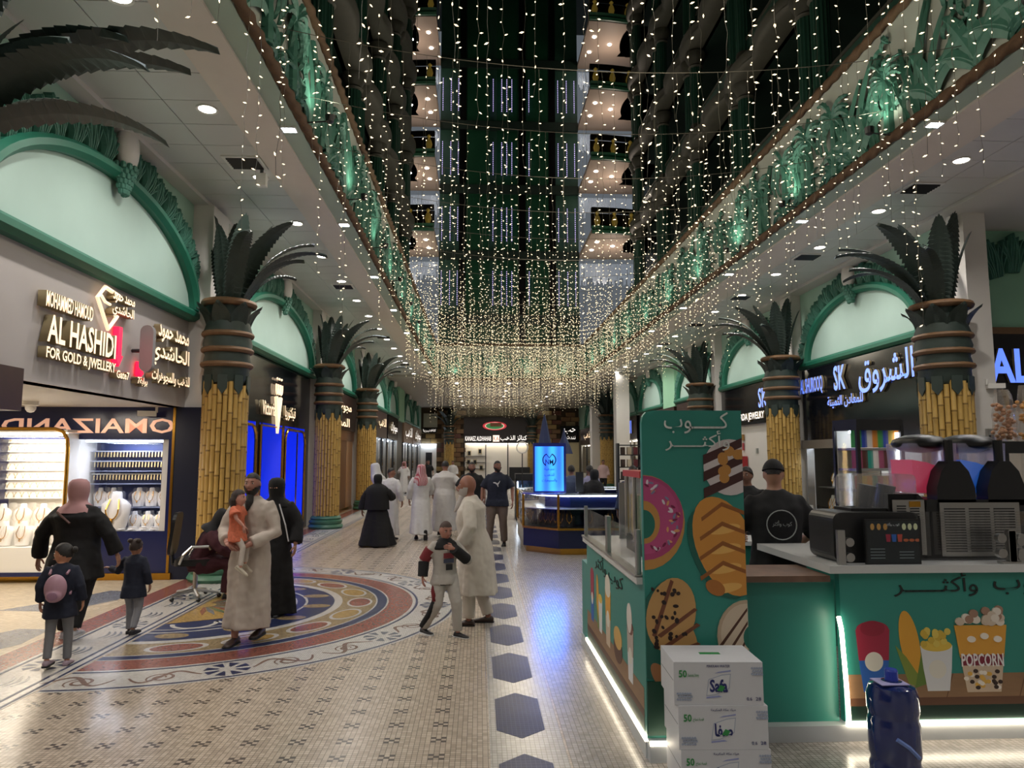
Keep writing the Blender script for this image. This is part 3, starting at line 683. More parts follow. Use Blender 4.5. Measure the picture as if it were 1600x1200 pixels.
# --- illuminated shop sign of the gold shop
def sign_root(name,p,label,cat='sign'): return empty(name,p,0,label,cat)
pass
s1=sign_root('gold_shop_sign',(XL,9.4,3.2),'raised glowing gold-shop letters with diamond outline and red arrow on the white wall'); pass
m_sidebrass=mat('letter_side_brass','#8f8064',.35,.7)
def letters(t,face,y,z,w,h,m,parent,nm='lettering',depth=.06,other='y',x=None,bold=.0,mirror=False):
    p={'L':(XL+.01 if x is None else x,y,z),'R':(XR-.01 if x is None else x,y,z),'F':(x,y,z)}[face]
    return sign_text(nm,t,face,Vector(p),w,h,m,depth,parent,bold,mirror)
for t,y,z,w_,h_ in (('MOHAMMED HAMOUD',7.93,3.50,.9,.17),('AL HASHIDI',8.24,3.2,1.4,.3),('FOR GOLD & JWELLERY',8.25,2.925,1.42,.155),('Gate7',9.15,2.88,.32,.1),('بوابة7',9.68,2.85,.28,.12),('محمد حمود',9.08,3.82,.55,.14),('الحاشدي',9.08,3.66,.55,.18),('محمد حمود',10.6,3.6,1.05,.25),('الحاشدي',10.52,3.3,1.3,.34),('للذهب والمجوهرات',10.58,2.98,1.28,.2)): letters(t,'L',y,z,w_,h_,m_warm,s1,depth=.09,bold=.022)
dm=MB(); dm.tube([(XL+.07,y,z) for y,z in ((9.0,3.86),(8.66,3.9),(8.5,3.74),(8.78,3.4),(8.98,3.6))],.026,6); dm.tube([(XL+.07,y,z) for y,z in ((8.58,3.78),(8.68,3.72),(8.8,3.71))],.018,6)
o=dm.obj('diamond_outline',m_warm,s1); o.matrix_parent_inverse=s1.matrix_basis.inverted()
m_redglow=mat('red_arrow_glow','#ff2040',.4,emit='#ff1236',es=1.6,nosample=True)
def arrow(y,z,h,w,par):
    o=MB().prism([(-w*.3,0),(-w*.3,-h*.72),(-w*.62,-h*.72),(0,-h),(w*.62,-h*.72),(w*.3,-h*.72),(w*.3,0)],((XL+.01,y,z),(0,1,0),(0,0,1),(1,0,0)),0,.07).obj('red_arrow',m_redglow,par); o.matrix_parent_inverse=par.matrix_basis.inverted()
arrow(9.07,3.48,.5,.15,s1); arrow(9.68,3.12,.2,.11,s1)
pf=empty('projecting_sign',(XL+.0,9.6,3.2),0,'grey oval sign on a bracket projecting between the red arrows','sign')
MB().prism(rrect(.17,.62,.083),((.2,-.05,.08),(1,0,0),(0,0,1),(0,1,0)),-.04,.04).obj('oval_panel',mat('grey_sign_panel','#8c8a8c',.4),pf); MB().tube([(0,-.05,.05),(.13,-.05,.05)],.025,6).obj('bracket',m_dark,pf)
# dark maroon portal post near the left frame edge
pp=empty('shop_portal',(XL,6.75,0),0,'dark maroon wooden shop portal post at the left edge','portal'); bx('post',(-.05,.06,-.2,.2,0,2.3),m_maroon,pp); bx('header',(-.1,.1,-.55,.45,2.3,2.72),m_maroon,pp)
for z in (1.55,1.86): bx('notice_sticker',(.061,.064,.06,.16,z,z+.11),m_white,pp)
# --- mirrored blue-and-gold shopfront facing the camera
YF=11.28
of=empty('jewellery_shopfront',(-6.0,YF,0),0,'navy jewellery shopfront with mirrored gold lettering and two lit display cases','shopfront'); pass
def wp(name,b,m,par,**k):
    o=bx(name,b,m,par,**k); o.matrix_parent_inverse=par.matrix_basis.inverted(); return o
for b in ((-9.5,-4.66,YF,YF+.06,2.12,2.62),(-6.14,-4.66,YF,YF+.06,0.1,.72),(-4.8,-4.66,YF,YF+.06,.72,2.12),(-9.5,-7.46,YF,YF+.06,0.1,2.12)): wp('navy_panel',b,m_navyp,of)
wp('gold_plinth',(-9.5,-4.66,YF-.06,YF+.06,0,.1),m_gold,of); wp('gold_edge_trim',(-4.74,-4.70,YF-.03,YF+.01,.1,2.62),m_gold,of); wp('dark_jamb',(-4.70,-4.28,YF-.02,YF+.04,0,2.62),mat('jamb_navy','#161b30',.3),of)
letters('OMAIZAND','F',YF-.005,2.33,2.6,.23,mat('rose_gold_letter','#d8a68c',.3,.3,emit='#e8b294',es=.35,nosample=True),of,x=-6.02,depth=.012,mirror=True,bold=.015)
# right case: recess with shelves
wp('case_back',(-6.14,-4.8,YF+.62,YF+.66,.72,2.12),mat('case_back_blue','#34406e',.3),of); wp('case_floor',(-6.14,-4.8,YF+.02,YF+.64,.68,.72),m_whitepanel,of); wp('case_roof',(-6.14,-4.8,YF+.02,YF+.64,2.12,2.16),m_navyp,of); wp('case_tube',(-6.1,-4.84,YF+.1,YF+.14,2.08,2.11),m_tubecool,of)
wp('case_glass',(-6.14,-4.8,YF+.012,YF+.02,.72,2.12),m_glass,of)
for z in (1.05,1.42,1.62,1.78,1.93): wp('glass_shelf',(-6.12,-4.82,YF+.34,YF+.6,z,z+.012),mat('shelf_grey','#8d97b4',.2),of)
def bust_meshes():
    b=MB(); pr=[(0,.0,.10,.03),(.1,.12,.09,.03)]
    rows=[]
    for z,hw,d in ((0,.085,.05),(.06,.1,.055),(.14,.115,.05),(.2,.12,.04),(.235,.085,.035),(.255,.045,.03),(.3,.04,.028),(.31,.03,.02)):
        rows.append([(hw*math.cos(2*math.pi*k/12),d*math.sin(2*math.pi*k/12)+.02*(z/.3),z) for k in range(12)])
    n=MB(); n.tube([(.05*math.cos(R(a)),-.05-.006,.17+.08*math.sin(R(a))) for a in range(0,-181,-20)],.006,5); n.ell((0,-.062,.075),(.014,.01,.024),6,5)
    n.tube([(-.05,-.05,.17),(-.035,-.02,.25)],.006,4); n.tube([(.05,-.05,.17),(.035,-.02,.25)],.006,4)
    return b.loft(rows).mesh('bust_form',m_bust,60), n.mesh('necklace',m_gold)
BUST,NECK=bust_meshes()
def bust(x,y,z,s,lab,grp,rz=0):
    e=empty('necklace_bust',(x,y,z),rz,lab,'necklace bust',grp); e.scale=(s,s,s); link('bust_form',BUST,None,e); link('necklace',NECK,None,e)
for i in range(7): bust(-6.02+i*.2,YF+.45,1.07,.95,'white bust wearing a gold necklace on the upper shelf of the dark blue case','busts on the upper shelf, blue case') if i!=2 else None
for i in range(7): bust(-6.0+i*.2,YF+.3,.725,.9,'white bust wearing a gold necklace on the lower row of the dark blue case','busts on the lower row, blue case') if i!=2 else None
bust(-5.62,YF+.14,.725,1.9,'tall white bust with long gold chains in the middle of the dark blue case',None)
for r,z in enumerate((1.44,1.64,1.8)):
    mb=MB()
    for i in range(26): x=-6.08+i*.049; mb.tube([(x,YF+.36,z+.14),(x,YF+.35,z+.05)],.009,4)
    t=empty('chain_rack',(-5.47,YF+.4,z),0,'rack of hanging gold chains, %s shelf of the dark blue case'%('lowest','middle','highest')[r],'chain rack'); o=mb.obj('hanging_chains',mat('pale_gold','#c9b68a',.3,.8),t); o.matrix_parent_inverse=Matrix.Translation((5.47,-YF-.4,-z)); bx('rack_bar',(-.64,.64,-.05,-.04,.13,.15),m_chrome,t)
for i in range(8): MB().lathe([(.01,0),(.07,.015),(.05,.04),(.06,.05),(.02,.05)],10).obj('bangle_stand',m_bust,None,(-6.0+i*.165,YF+.12,.725),label='small white bangle stand on the floor of the dark blue case',cat='display stand',group='bangle stands, blue case')
# left bright case, with rounded gold frame
wp('case_back',(-7.46,-6.16,YF+.5,YF+.54,.1,2.3),m_casewhite,of); wp('case_side',(-6.2,-6.16,YF-.28,YF+.5,.1,2.2),m_casewhite,of); wp('case_floor',(-7.46,-6.18,YF-.28,YF+.5,.1,.52),m_whitepanel,of); wp('case_roof',(-7.46,-6.18,YF-.28,YF+.5,2.22,2.26),m_whitepanel,of)
wp('blue_plinth',(-7.46,-6.16,YF-.3,YF+.0,.1,.16),m_navyp,of)
for y in (YF-.2,YF+.15): wp('case_tube',(-7.42,-6.24,y,y+.05,2.17,2.21),m_tubeglow,of)
fr=[(-7.5,.1),(-7.5,2.2),(-7.42,2.27),(-6.36,2.27),(-6.24,2.23),(-6.17,2.12),(-6.15,1.98),(-6.15,.1)]
o=MB().tube([(x,YF-.29,z) for x,z in fr],.028,8).obj('gold_frame',m_gold,of); o.matrix_parent_inverse=of.matrix_basis.inverted()
wp('case_glass',(-7.46,-6.18,YF-.3,YF-.292,.55,2.2),m_glass,of)
pend=MB()
for i in range(11): x=-.58+i*.116; pend.tube([(x-.03,-.012,.1),(x,-.015,.05),(x+.03,-.012,.1)],.006,4); pend.ell((x,-.016,.04),(.012,.008,.016),5,4)
pend_me=pend.mesh('pendant_row',mat('pale_gold','#c9b68a',.3,.8)); board_me=MB().add([(-.62,0,0),(.62,0,0),(.62,.05,.15),(-.62,.05,.15),(-.62,.06,0),(.62,.06,0)],[(0,1,2,3),(4,3,2,5),(0,4,5,1)]).mesh('tray_board',m_bust)
for r in range(7):
    e=empty('jewellery_tray',(-6.82,YF+.36-.0*r,1.2+.145*r),0,'sloping white tray of gold pendants, %s from the bottom in the bright case'%ORD[r],'jewellery tray'); link('board',board_me,None,e); link('pendant_row',pend_me,None,e)
for i in range(4): bust(-7.3+i*.3,YF+.12,.78,1.15,'white bust with a gold necklace on the back row of the bright case','busts, back row, bright case')
for i in range(5): bust(-7.38+i*.27,YF-.1,.53,1.15,'white bust with a gold necklace on the front row of the bright case','busts, front row, bright case')
wp('back_step',(-7.46,-6.2,YF+.0,YF+.3,.52,.78),m_whitepanel,of)
light('case_lamp','AREA',(-6.8,YF-.05,2.15),24,'#fff3de',.9); light('case_lamp','AREA',(-5.47,YF+.2,2.06),10,'#dfe8ff',.6)
light('shop_ceiling_lamp','AREA',(-6.6,8.8,2.58),70,'#fff1df',1.2)
def camera_dome(x,y,z,l):
    e=empty('dome_camera',(x,y,z),0,l,'security camera'); MB().lathe([(.1,0),(.1,-.05),(.075,-.06)],16).obj('housing',m_whitepanel,e,smooth=40); MB().lathe([(.072,-.06),(.065,-.11),(.04,-.145),(.01,-.155)],14).obj('dome',m_lampring,e,smooth=40)
camera_dome(-6.25,10.2,2.62,'white dome security camera under the shop soffit')
def camera_bullet(x,y,z,rz,l,s=1.):
    e=empty('bullet_camera',(x,y,z),rz,l,'security camera'); e.scale=(s,s,s)
    MB().tube([(0,0,0),(0,0,-.08),(.05,0,-.1)],.02,8).obj('mount',m_whitepanel,e); MB().box(.0,.26,-.045,.045,-.15,-.07).obj('body',m_whitepanel,e); bx('lens',(.26,.265,-.03,.03,-.14,-.08),m_black,e)
camera_bullet(-4.95,11.15,2.62,R(200),'white bullet camera by the navy shopfront',1.0)
camera_bullet(XL+.3,19.5,3.55,R(-20),'white bullet camera on the pier beyond the dark shop',.8); camera_bullet(8.2,11.06,3.1,R(-10),'white bullet camera at the right pier',1.)
camera_bullet(7.8,17.2,2.9,R(180),'white bullet camera beside the black sign of the blue-lettered shop',.9)
for x,y,l in ((-3.1,9.9,'white box sensor hanging under the left ceiling'),(7.9,11.2,'white box sensor on the right ceiling margin')): 
    e=empty('ceiling_sensor',(x,y,ZC-.06),0,l,'sensor'); bx('case',(-.07,.07,-.05,.05,-.22,-.04),m_whitepanel,e); bx('mount',(-.02,.02,-.02,.02,-.04,.06),m_chrome,e)
# --- dark shop with blue niches
vs=empty('niche_shopfront',(XL,15.8,0),0,'black marble shopfront with glowing crown logo and blue niches','shopfront'); pass
wp('marble_facade',(XL-.2,XL-.02,12.0,19.6,2.58,4.0),m_marbleblack,vs)
for a,b in ((12.0,13.0),(14.95,15.25),(16.95,17.2),(19.1,19.6)): wp('marble_pier',(XL-.2,XL-.02,a,b,0,2.58),m_marbleblack,vs)
def niche(a,b,door=False):
    h=2.5; r=.28; P=[(a,.12),(a,h-r)]+[(a+r-r*math.cos(R(t)),h-r+r*math.sin(R(t))) for t in (22,45,67,90)]+[(b-r+r*math.sin(R(t)),h-r+r*math.cos(R(t))) for t in (0,22,45,67,90)]+[(b,.12)]
    if door: P=[(a,.05),(a,2.52),(b,2.52),(b,.05)]
    o=MB().tube([(XL,y,z) for y,z in P],.035,6).obj('gold_frame',m_gold,vs); o.matrix_parent_inverse=vs.matrix_basis.inverted()
    wp('niche_back',(XL-.5,XL-.46,a,b,0,2.58),m_blueniche if not door else mat('door_recess','#2b2d55',.3),vs); wp('niche_side',(XL-.48,XL-.02,b-.02,b+.02,0,2.58),m_blueniche,vs); wp('niche_side',(XL-.48,XL-.02,a-.02,a+.02,0,2.58),m_blueniche,vs)
    wp('gold_foot',(XL-.1,XL+.04,a-.04,b+.04,0,.12),m_gold,vs)
    if not door: wp('center_mullion',(XL-.03,XL-.0,(a+b)/2+.2,(a+b)/2+.23,.12,2.45),m_gold,vs)
niche(13.0,14.95); niche(15.25,16.95,True); niche(17.2,19.1)
wp('lit_jamb',(XL-.44,XL-.4,15.5,15.8,.1,2.2),mat('door_warm_glow','#ffe2a8',.5,emit='#ffd98f',es=1.6,nosample=True),vs)
bust(XL-.22,17.9,.72,1.1,'white bust standing in the second blue niche',None,R(90)); wp('niche_stand',(XL-.4,XL-.1,17.6,18.3,.12,.72),m_whitepanel,vs)
vg=empty('crown_sign',(XL,16.4,3.0),0,'glowing gold crown and blade logo with shop name in two scripts','sign'); pass
letters('Victoria','L',15.6,2.9,.95,.3,m_warm,vg,x=XL+.0,bold=.01); letters('فيكتوريا','L',17.35,2.88,.95,.34,m_warm,vg,x=XL+.0,bold=.01)
o=MB().prism([(16.18,3.2),(16.3,3.22),(16.42,2.75),(16.55,3.22),(16.66,3.2),(16.42,2.38)],((XL-.01,0,0),(0,1,0),(0,0,1),(1,0,0)),0,.06).obj('blade_logo',m_warm,vg); o.matrix_parent_inverse=vg.matrix_basis.inverted()
mb=MB()
for y in (16.25,16.42,16.6): mb.tube([(XL+.03,y+.08*math.cos(R(t)),3.42+.15*math.sin(R(t))) for t in range(150,392,30)],.02,5); mb.ell((XL+.03,y,3.62),(.025,.025,.03),6,4)
o=mb.obj('crown_loops',m_warm,vg); o.matrix_parent_inverse=vg.matrix_basis.inverted()
# --- generic shopfronts farther down
m_brown=mat('brown_veneer','#6a4832',.35,vary=.2,vscale=8,stretch=(1,1,.2)); m_signbrown=mat('sign_dark_brown','#33211c',.4); m_signblack=mat('sign_black_gloss','#0d0d12',.2)
def shopfront(side,y0,y1,label,lines,board,letter,style,sb=2.75,fw=None):
    face='L' if side=='L' else 'R'; x=XL if side=='L' else XR; s=1 if side=='L' else -1
    e=empty('shopfront',(x,(y0+y1)/2,0),0,label,'shopfront'); pass
    def q(n,d0,d1,a,b,z0,z1,m): return wp(n,(min(x+s*d0,x+s*d1),max(x+s*d0,x+s*d1),a,b,z0,z1),m,e)
    q('sign_board',-.1,.1,y0+.1,y1-.1,sb,3.95,board)
    for t,fy,fz,w,h,mm in lines: letters(t,face,y0+(y1-y0)*fy,fz,w,h,mm or letter,e,x=x+s*.11,depth=.05,bold=.012)
    if style=='doors':
        q('header',-.06,.06,y0+.1,y1-.1,2.4,sb,m_brown); n=5
        for i in range(n):
            a=y0+.2+(y1-y0-.4)*i/n; q('door_leaf',-.05,.03,a+.03,a+(y1-y0-.4)/n-.03,.12,2.4,m_brown if i%2 else mat('tan_veneer','#a57b55',.35,vary=.15))
        q('gold_kick',-.04,.05,y0+.2,y1-.2,0,.12,m_gold); q('light_line',.03,.05,y0+.18,y0+.22,.1,2.4,m_tubeglow)
    elif style=='glass':
        n=3; W=(y1-y0-.3)/n
        for i in range(n+1): q('mullion',-.06,.06,y0+.12+W*i,y0+.2+W*i,0,sb,m_chrome if i%2 else m_dark)
        q('display_back',-.9,-.86,y0+.2,y1-.2,0,sb,m_casewhite); q('display_tube',-.3,-.24,y0+.3,y1-.3,sb-.08,sb-.03,m_tubecool if side=='L' else m_tubeglow); q('display_step',-.85,-.1,y0+.2,y1-.2,0,.6,m_whitepanel)
        for z in (.95,1.35,1.75): q('glass_shelf',-.85,-.4,y0+.25,y1-.25,z,z+.02,m_chrome)
        for z in (.62,.97,1.37):
            mb=MB()
            for k in range(10): yy=y0+.4+(y1-y0-.8)*k/9; mb.ell((x-s*.5,yy,z+.1),(.05,.07,.1),6,5)
            o=mb.obj('jewellery_row',m_gold if z>.9 else m_bust,e); o.matrix_parent_inverse=e.matrix_basis.inverted()
        q('pane',.0,.01,y0+.2,y1-.2,.05,sb,m_glass)
    elif style=='shutter':
        z=.02
        while z<sb-.02: q('shutter_slat',-.03,.03,y0+.25,y1-.25,z,z+.085,mat('cream_shutter','#c7b58f',.4)); z+=.1
        q('shutter_rail',-.02,.06,y0+.1,y0+.25,0,sb,m_dark); q('shutter_rail',-.02,.06,y1-.25,y1-.1,0,sb,m_dark)
    elif style=='blank': q('blank_wall',-.1,.0,y0,y1,0,sb,m_white)
    return e
wg=None
shopfront('L',20.1,26.3,'brown wooden shopfront with glowing two-line sign between the left columns',(('مجوهرات',.5,3.5,3.6,.42,wg),('الملكة',.5,3.0,3.0,.3,wg)),m_signbrown,m_warm,'doors')
shopfront('L',27.0,31.0,'glass shopfront with crowded glowing sign just past the third left column',(('ذهب البيت',.5,3.5,2.6,.4,wg),('مجوهرات',.5,3.02,2.4,.28,wg)),m_signbrown,m_warm,'glass')
shopfront('L',31.2,35.2,'glass shopfront with pale sign before the left green pier',(('الذهب',.5,3.4,2.4,.5,wg),),m_signbrown,m_warm,'glass')
shopfront('L',35.4,40.0,'narrow dark shopfront with bright letters near the left green pier',(('مجوهرات',.5,3.35,2.8,.6,wg),),m_signblack,m_whiteglow,'glass')
shopfront('L',43.0,48.4,'distant glass shopfront with tall bright letters past the left green pier',(('الذهب',.5,3.35,4.2,.8,wg),),mat('sign_tan','#8c7460',.4),m_whiteglow,'glass')
shopfront('L',48.9,56.0,'farthest shopfront on the left with tall bright letters',(('مجوهرات',.5,3.35,4.6,.8,wg),),mat('sign_tan','#8c7460',.4),m_whiteglow,'glass')
bx('wall_left_gap',(XL-.1,XL,40.0,43.0,0,3.95),m_dark,kind='structure')
e1=shopfront('R',11.95,17.15,'black marble shopfront with blue glowing letters behind the drinks machine',(('AL SHUROOQ',.87,3.52,1.12,.42,wg),('الشروق',.28,3.5,1.9,.75,wg),('للمعادن الثمينة',.58,3.06,1.5,.28,wg)),m_marbleblack,m_cool,'none',2.2)
def rq(n,d0,d1,a,b,z0,z1,m,e): return wp(n,(min(XR-d0,XR-d1),max(XR-d0,XR-d1),a,b,z0,z1),m,e)
rq('window_back',-.7,-.66,12.2,17.0,.5,2.2,m_casewhite,e1); rq('window_sill',-.66,.1,12.2,17.0,.4,.55,m_chrome,e1); rq('window_tube',-.2,-.12,12.3,16.9,2.1,2.15,m_tubecool,e1); rq('stall_riser',-.1,.05,12.0,17.1,0,.4,m_marbleblack,e1)
for y in (12.05,14.5,17.0): rq('window_post',-.08,.08,y,y+.1,0,2.2,m_chrome,e1)
rq('roller_box',.0,.16,12.0,17.1,2.05,2.25,mat('steel_box','#8a857e',.4,.5),e1)
for r,z in enumerate((.56,1.15)):
    for i in range(10): bust(XR+.35+.1*r,15.0+i*.19,z,1.25,'white necklace bust on the %s shelf of the right-hand lit window'%('lower','upper')[r],'busts, right window, %s shelf'%('lower','upper')[r],R(-90))
    rq('glass_shelf',-.66,-.2,12.2,17.0,z-.03,z-.01,m_chrome,e1)
sk=empty('monogram_sign',(XR-.11,15.15,3.5),0,'blue outlined monogram logo on the black right-hand sign','sign'); pass
letters('SK','R',15.1,3.58,.5,.55,m_cool,sk,x=XR-.12,bold=.02)
e2=shopfront('R',17.85,23.0,'white blank shopfront with black and blue sign strip',(('ARDA JEWELRY',.48,3.0,2.0,.26,m_whiteglow),('الشروق',.13,3.55,1.0,.5,wg),('SK',.3,3.5,.6,.55,wg),('الثمينة',.13,3.1,.9,.26,wg)),m_signblack,m_cool,'blank',2.8)
fc=empty('fire_cabinet',(XR-.02,21.3,1.25),0,'red fire hose cabinet on the white wall at right','fire cabinet'); bx('cabinet_body',(-.12,0,-.3,.3,0,.62),mat('fire_red','#a02a30',.4),fc); bx('cabinet_door',(-.14,-.12,-.26,.26,.04,.58),mat('fire_red_door','#b03a40',.35),fc); 
e=empty('fire_alarm',(XR-.02,21.3,2.35),0,'small alarm call box above the red cabinet','alarm'); bx('box',(-.06,0,-.1,.1,0,.18),mat('alarm_brass','#8a6a3a',.4),e); bx('notice',(-.02,0,-.06,.06,-.3,-.08),mat('notice_red','#a33a44',.5),e)
bx('wall_switch',(XR-.03,XR,20.2,20.32,1.95,2.1),mat('switch_grey','#8c8f8a',.5),label='grey wall switch plate beside the fire cabinet',cat='switch')
shopfront('R',23.5,28.3,'shuttered shopfront with warm sign behind the tall pastry panel',(('ذهب',.3,3.4,1.6,.5,wg),('مجوهرات',.7,3.3,1.6,.4,wg)),m_signbrown,m_warm,'shutter')
shopfront('R',28.5,34.9,'cream shuttered shopfront left of the pastry panel with warm sign',(('الماس',.75,3.4,2.0,.5,wg),('الذهب',.75,2.98,1.4,.24,wg)),m_signbrown,m_warm,'shutter')
shopfront('R',35.4,40.4,'glass shopfront under a blue-lettered sign between the white pillars',(('الماسة',.5,3.4,2.8,.7,wg),),m_signblack,m_cool,'glass')
shopfront('R',42.0,47.0,'glass shopfront with warm sign by the farther white pillar',(('مجوهرات',.5,3.4,3.0,.6,wg),('البيت',.5,2.98,1.8,.24,wg)),m_signbrown,m_warm,'glass')
shopfront('R',47.5,55.5,'farthest glass shopfront on the right',(('الذهب',.5,3.4,3.4,.6,wg),),m_signbrown,m_warm,'glass')
rs=empty('corner_shop_sign',(10.2,11.98,3.4),0,'black sign with large blue letters at the right edge','sign'); pass
wp('sign_board',(8.4,13,11.9,12.0,2.75,4.0),m_signblack,rs); letters('AL SHUROOQ','F',11.9,3.38,4.0,.72,m_cool,rs,x=10.85,depth=.05,bold=.03); wp('wall_below',(8.36,13,12.0,12.1,0,2.75),m_white,rs)
e=empty('wall_phone',(8.2,11.08,2.1),0,'grey intercom unit on the right white pier','intercom'); bx('unit',(-.06,.06,-.05,0,0,.2),m_chrome,e); bx('keypad',(-.04,.04,-.055,-.05,.02,.1),m_dark,e)
e=empty('wall_notice',(8.2,11.08,1.75),0,'small yellow framed notice on the right white pier','notice'); bx('frame',(-.07,.07,-.02,0,0,.18),mat('notice_yellow','#c9b58a',.5),e); bx('print',(-.04,.04,-.022,-.02,.05,.14),mat('notice_red','#a33a44',.5),e)
# ================================================================ FAR WALL: stone blocks and the corner shop
YB=YE-.05
mbk=[mat('stone_block_%d'%i,c,.6,vary=.2,vscale=5) for i,c in enumerate(('#8a6d48','#76593b','#9c8250','#6b4438','#87785a'))]
brme=[MB().prism(rrect(.74,.33,.04,2),((0,0,0),(1,0,0),(0,0,1),(0,-1,0)),0,.16).mesh('stone_block',m) for m in mbk]
bw=bx('wall_stone_far',(-4.6,8.0,YB-.02,YB,0,5.75),mat('stone_joint','#4c3f30',.8),kind='structure')
rb=random.Random(5)
def stone(x0,x1,z0,z1,y):
    r=0; z=z0+.18
    while z<z1:
        x=x0+.38+(.38 if r%2 else 0)
        while x<x1-.1: link('stone_block',rb.choice(brme),None,bw,(x,y,z)); x+=.78
        z+=.37; r+=1
stone(-4.6,-3.3,2.95,4.0,YB-.02); stone(-3.35,-1.2,0,5.6,YB-.02); stone(4.3,6.6,0,5.6,YB-.02); stone(6.6,8.0,3.2,5.6,YB-.02)
palm_column(-2.35,YB-.6,R(-90),'far palm column standing against the stone blocks',1.15); palm_column(4.2,YB-.6,R(-90),'far palm column right of the dark end shop',1.0)
ka=empty('end_shopfront',(1.4,YB,0),0,'dark end shop with round emblem and white lettering beyond the crowd','shopfront'); pass
wp('sign_board',(-1.2,4.2,YB-.5,YB-.1,2.95,5.0),mat('end_sign_dark','#241f22',.35),ka)
letters('KANAEZ ALDHAHAB','F',YB-.52,3.3,2.05,.36,m_whiteglow,ka,x=-.05,depth=.05,bold=.012); letters('كنائز الذهب','F',YB-.52,3.32,2.1,.5,m_whiteglow,ka,x=2.75,depth=.05,bold=.01)
wp('logo_tile',(1.12,1.62,YB-.54,YB-.5,3.06,3.56),mat('logo_tile_glow','#f2d2c4',.5,emit='#f2c4b0',es=1.2,nosample=True),ka); letters('KA','F',YB-.55,3.31,.42,.36,mat('logo_dark','#2a1a1c',.5),ka,x=1.37,depth=.02)
for rr,c,dz in ((.95,'#b03038',0),(.78,'#d9b0a0',.0),(.7,'#2f6a3c',0)):
    o=MB().prism([(1.25+rr*math.cos(R(t)),4.3+rr*.36*math.sin(R(t))) for t in range(0,360,15)],((0,YB-.5,0),(1,0,0),(0,0,1),(0,-1,0)),0,.03+.02*(1-rr)).obj('emblem_disc',mat('emblem_'+c[1:],c,.5,emit=c,es=.6,nosample=True),ka); o.matrix_parent_inverse=ka.matrix_basis.inverted()
wp('emblem_block',(.9,1.8,YB-.56,YB-.5,4.25,4.55),mat('emblem_block','#8a5a3a',.5),ka)
wp('shop_interior',(-1.1,4.1,YB-.1,YB-.06,0,2.95),m_casewhite,ka); wp('ceiling_tube',(-1.0,4.0,YB-.4,YB-.3,2.85,2.93),m_tubeglow,ka)
for x in (-1.15,.55,2.3,4.1): wp('door_post',(x-.04,x+.04,YB-.5,YB-.42,0,2.95),m_dark,ka)
for z in (.9,1.4,1.9): wp('wall_shelf',(-1.05,.5,YB-.3,YB-.1,z,z+.03),m_dark,ka)
for i,(x,z) in enumerate(((-.75,2.15),(.1,2.3),(-.3,1.45),(.2,1.0),(-.8,.95),(-.8,1.45))): wp('framed_piece',(x-.16,x+.16,YB-.16,YB-.12,z-.22,z+.22),mat('frame_ivory','#d8cba8',.5),ka); wp('picture',(x-.1,x+.1,YB-.17,YB-.16,z-.15,z+.15),m_dark,ka)
wp('counter',(2.4,4.0,YB-1.2,YB-.6,0,1.05),m_dark,ka)
fo=empty('corridor_doorway',(-3.95,YB,0),0,'bright corridor doorway left of the far palm column','doorway'); pass
wp('bright_back',(-4.6,-3.35,YB-.06,YB-.03,0,2.9),m_whitepanel,fo); wp('dark_opening',(-4.2,-3.7,YB-.1,YB-.06,0,2.2),m_dark,fo); wp('light_strip',(-4.55,-3.4,YB-.3,YB-.1,2.8,2.86),m_tubecool,fo)
fs2=empty('overhead_sign',(-3.9,YB-.3,3.85),0,'small dark overhead sign with white script above the far doorway','sign'); pass
wp('panel',(-4.5,-3.3,YB-.35,YB-.3,3.75,4.1),m_signblack,fs2); letters('كافتيريا','F',YB-.36,3.92,1.0,.24,m_whiteglow,fs2,x=-3.9,depth=.02)
wp('upper_window',(-4.4,-3.3,YB-.2,YB-.15,4.2,5.3),mat('far_window','#a9a897',.4),fs2)
rs2=empty('side_shop',(7.3,YB-.3,0),0,'cream side shop with black sign at the far right corner','shopfront'); pass
wp('cream_wall',(6.6,8.0,YB-.3,YB-.25,0,3.0),mat('cream_wall','#c8bb96',.5),rs2); wp('sign_board',(6.5,8.0,YB-.4,YB-.3,3.05,4.3),m_signblack,rs2); letters('حب','F',YB-.42,3.9,.9,.45,m_whiteglow,rs2,x=7.25,depth=.03); letters('نندش','F',YB-.42,3.35,.9,.35,m_whiteglow,rs2,x=7.25,depth=.03)
# ================================================================ STRING LIGHTS
m_wire=mat('pale_wire','#6d6a60',.6); m_bulb=mat('warm_led_bulb','#ffe6b0',.4,emit='#ffe9bd',es=2.0,nosample=True)
def string_meshes(L,seed):
    rn=random.Random(seed); n=int(L/.115); pts=[(0,0,0)]
    for i in range(1,n+1): pts.append((rn.uniform(-.012,.012),rn.uniform(-.012,.012),-L*i/n))
    wire=MB().tube(pts,.0016,3)
    bl=MB()
    for i in range(1,n+1):
        if rn.random()<.12: continue
        x,y,z=pts[i]; a=rn.uniform(0,6.28); d=Vector((math.cos(a),math.sin(a),rn.uniform(-.6,.5))).normalized(); s=d.orthogonal().normalized()*.006; q=d.cross(s)
        p0=Vector((x,y,z)); p1=p0+d*.016; p2=p0+d*.034
        bl.add([p0,p1+s,p1+q,p1-s,p1-q,p2],[(0,2,1),(0,3,2),(0,4,3),(0,1,4),(5,1,2),(5,2,3),(5,3,4),(5,4,1)])
    return wire,bl
SV=[]
for i,L in enumerate((1.1,1.4,1.7,1.9,2.2,2.6,3.1,1.25)):
    wv,bv=string_meshes(L,i); SV.append((wv,bv,wv.mesh('string_wire',m_wire),bv.mesh('string_bulbs',m_bulb)))
rs_=random.Random(11); rows=[]; y=4.2
while y<34.6: rows.append(y); y+=1.45
cnt=0; farw=MB(); farb=MB()
def wire_z(x): t=(x-AL)/(AR_-AL); return 6.33-.42*4*t*(1-t)
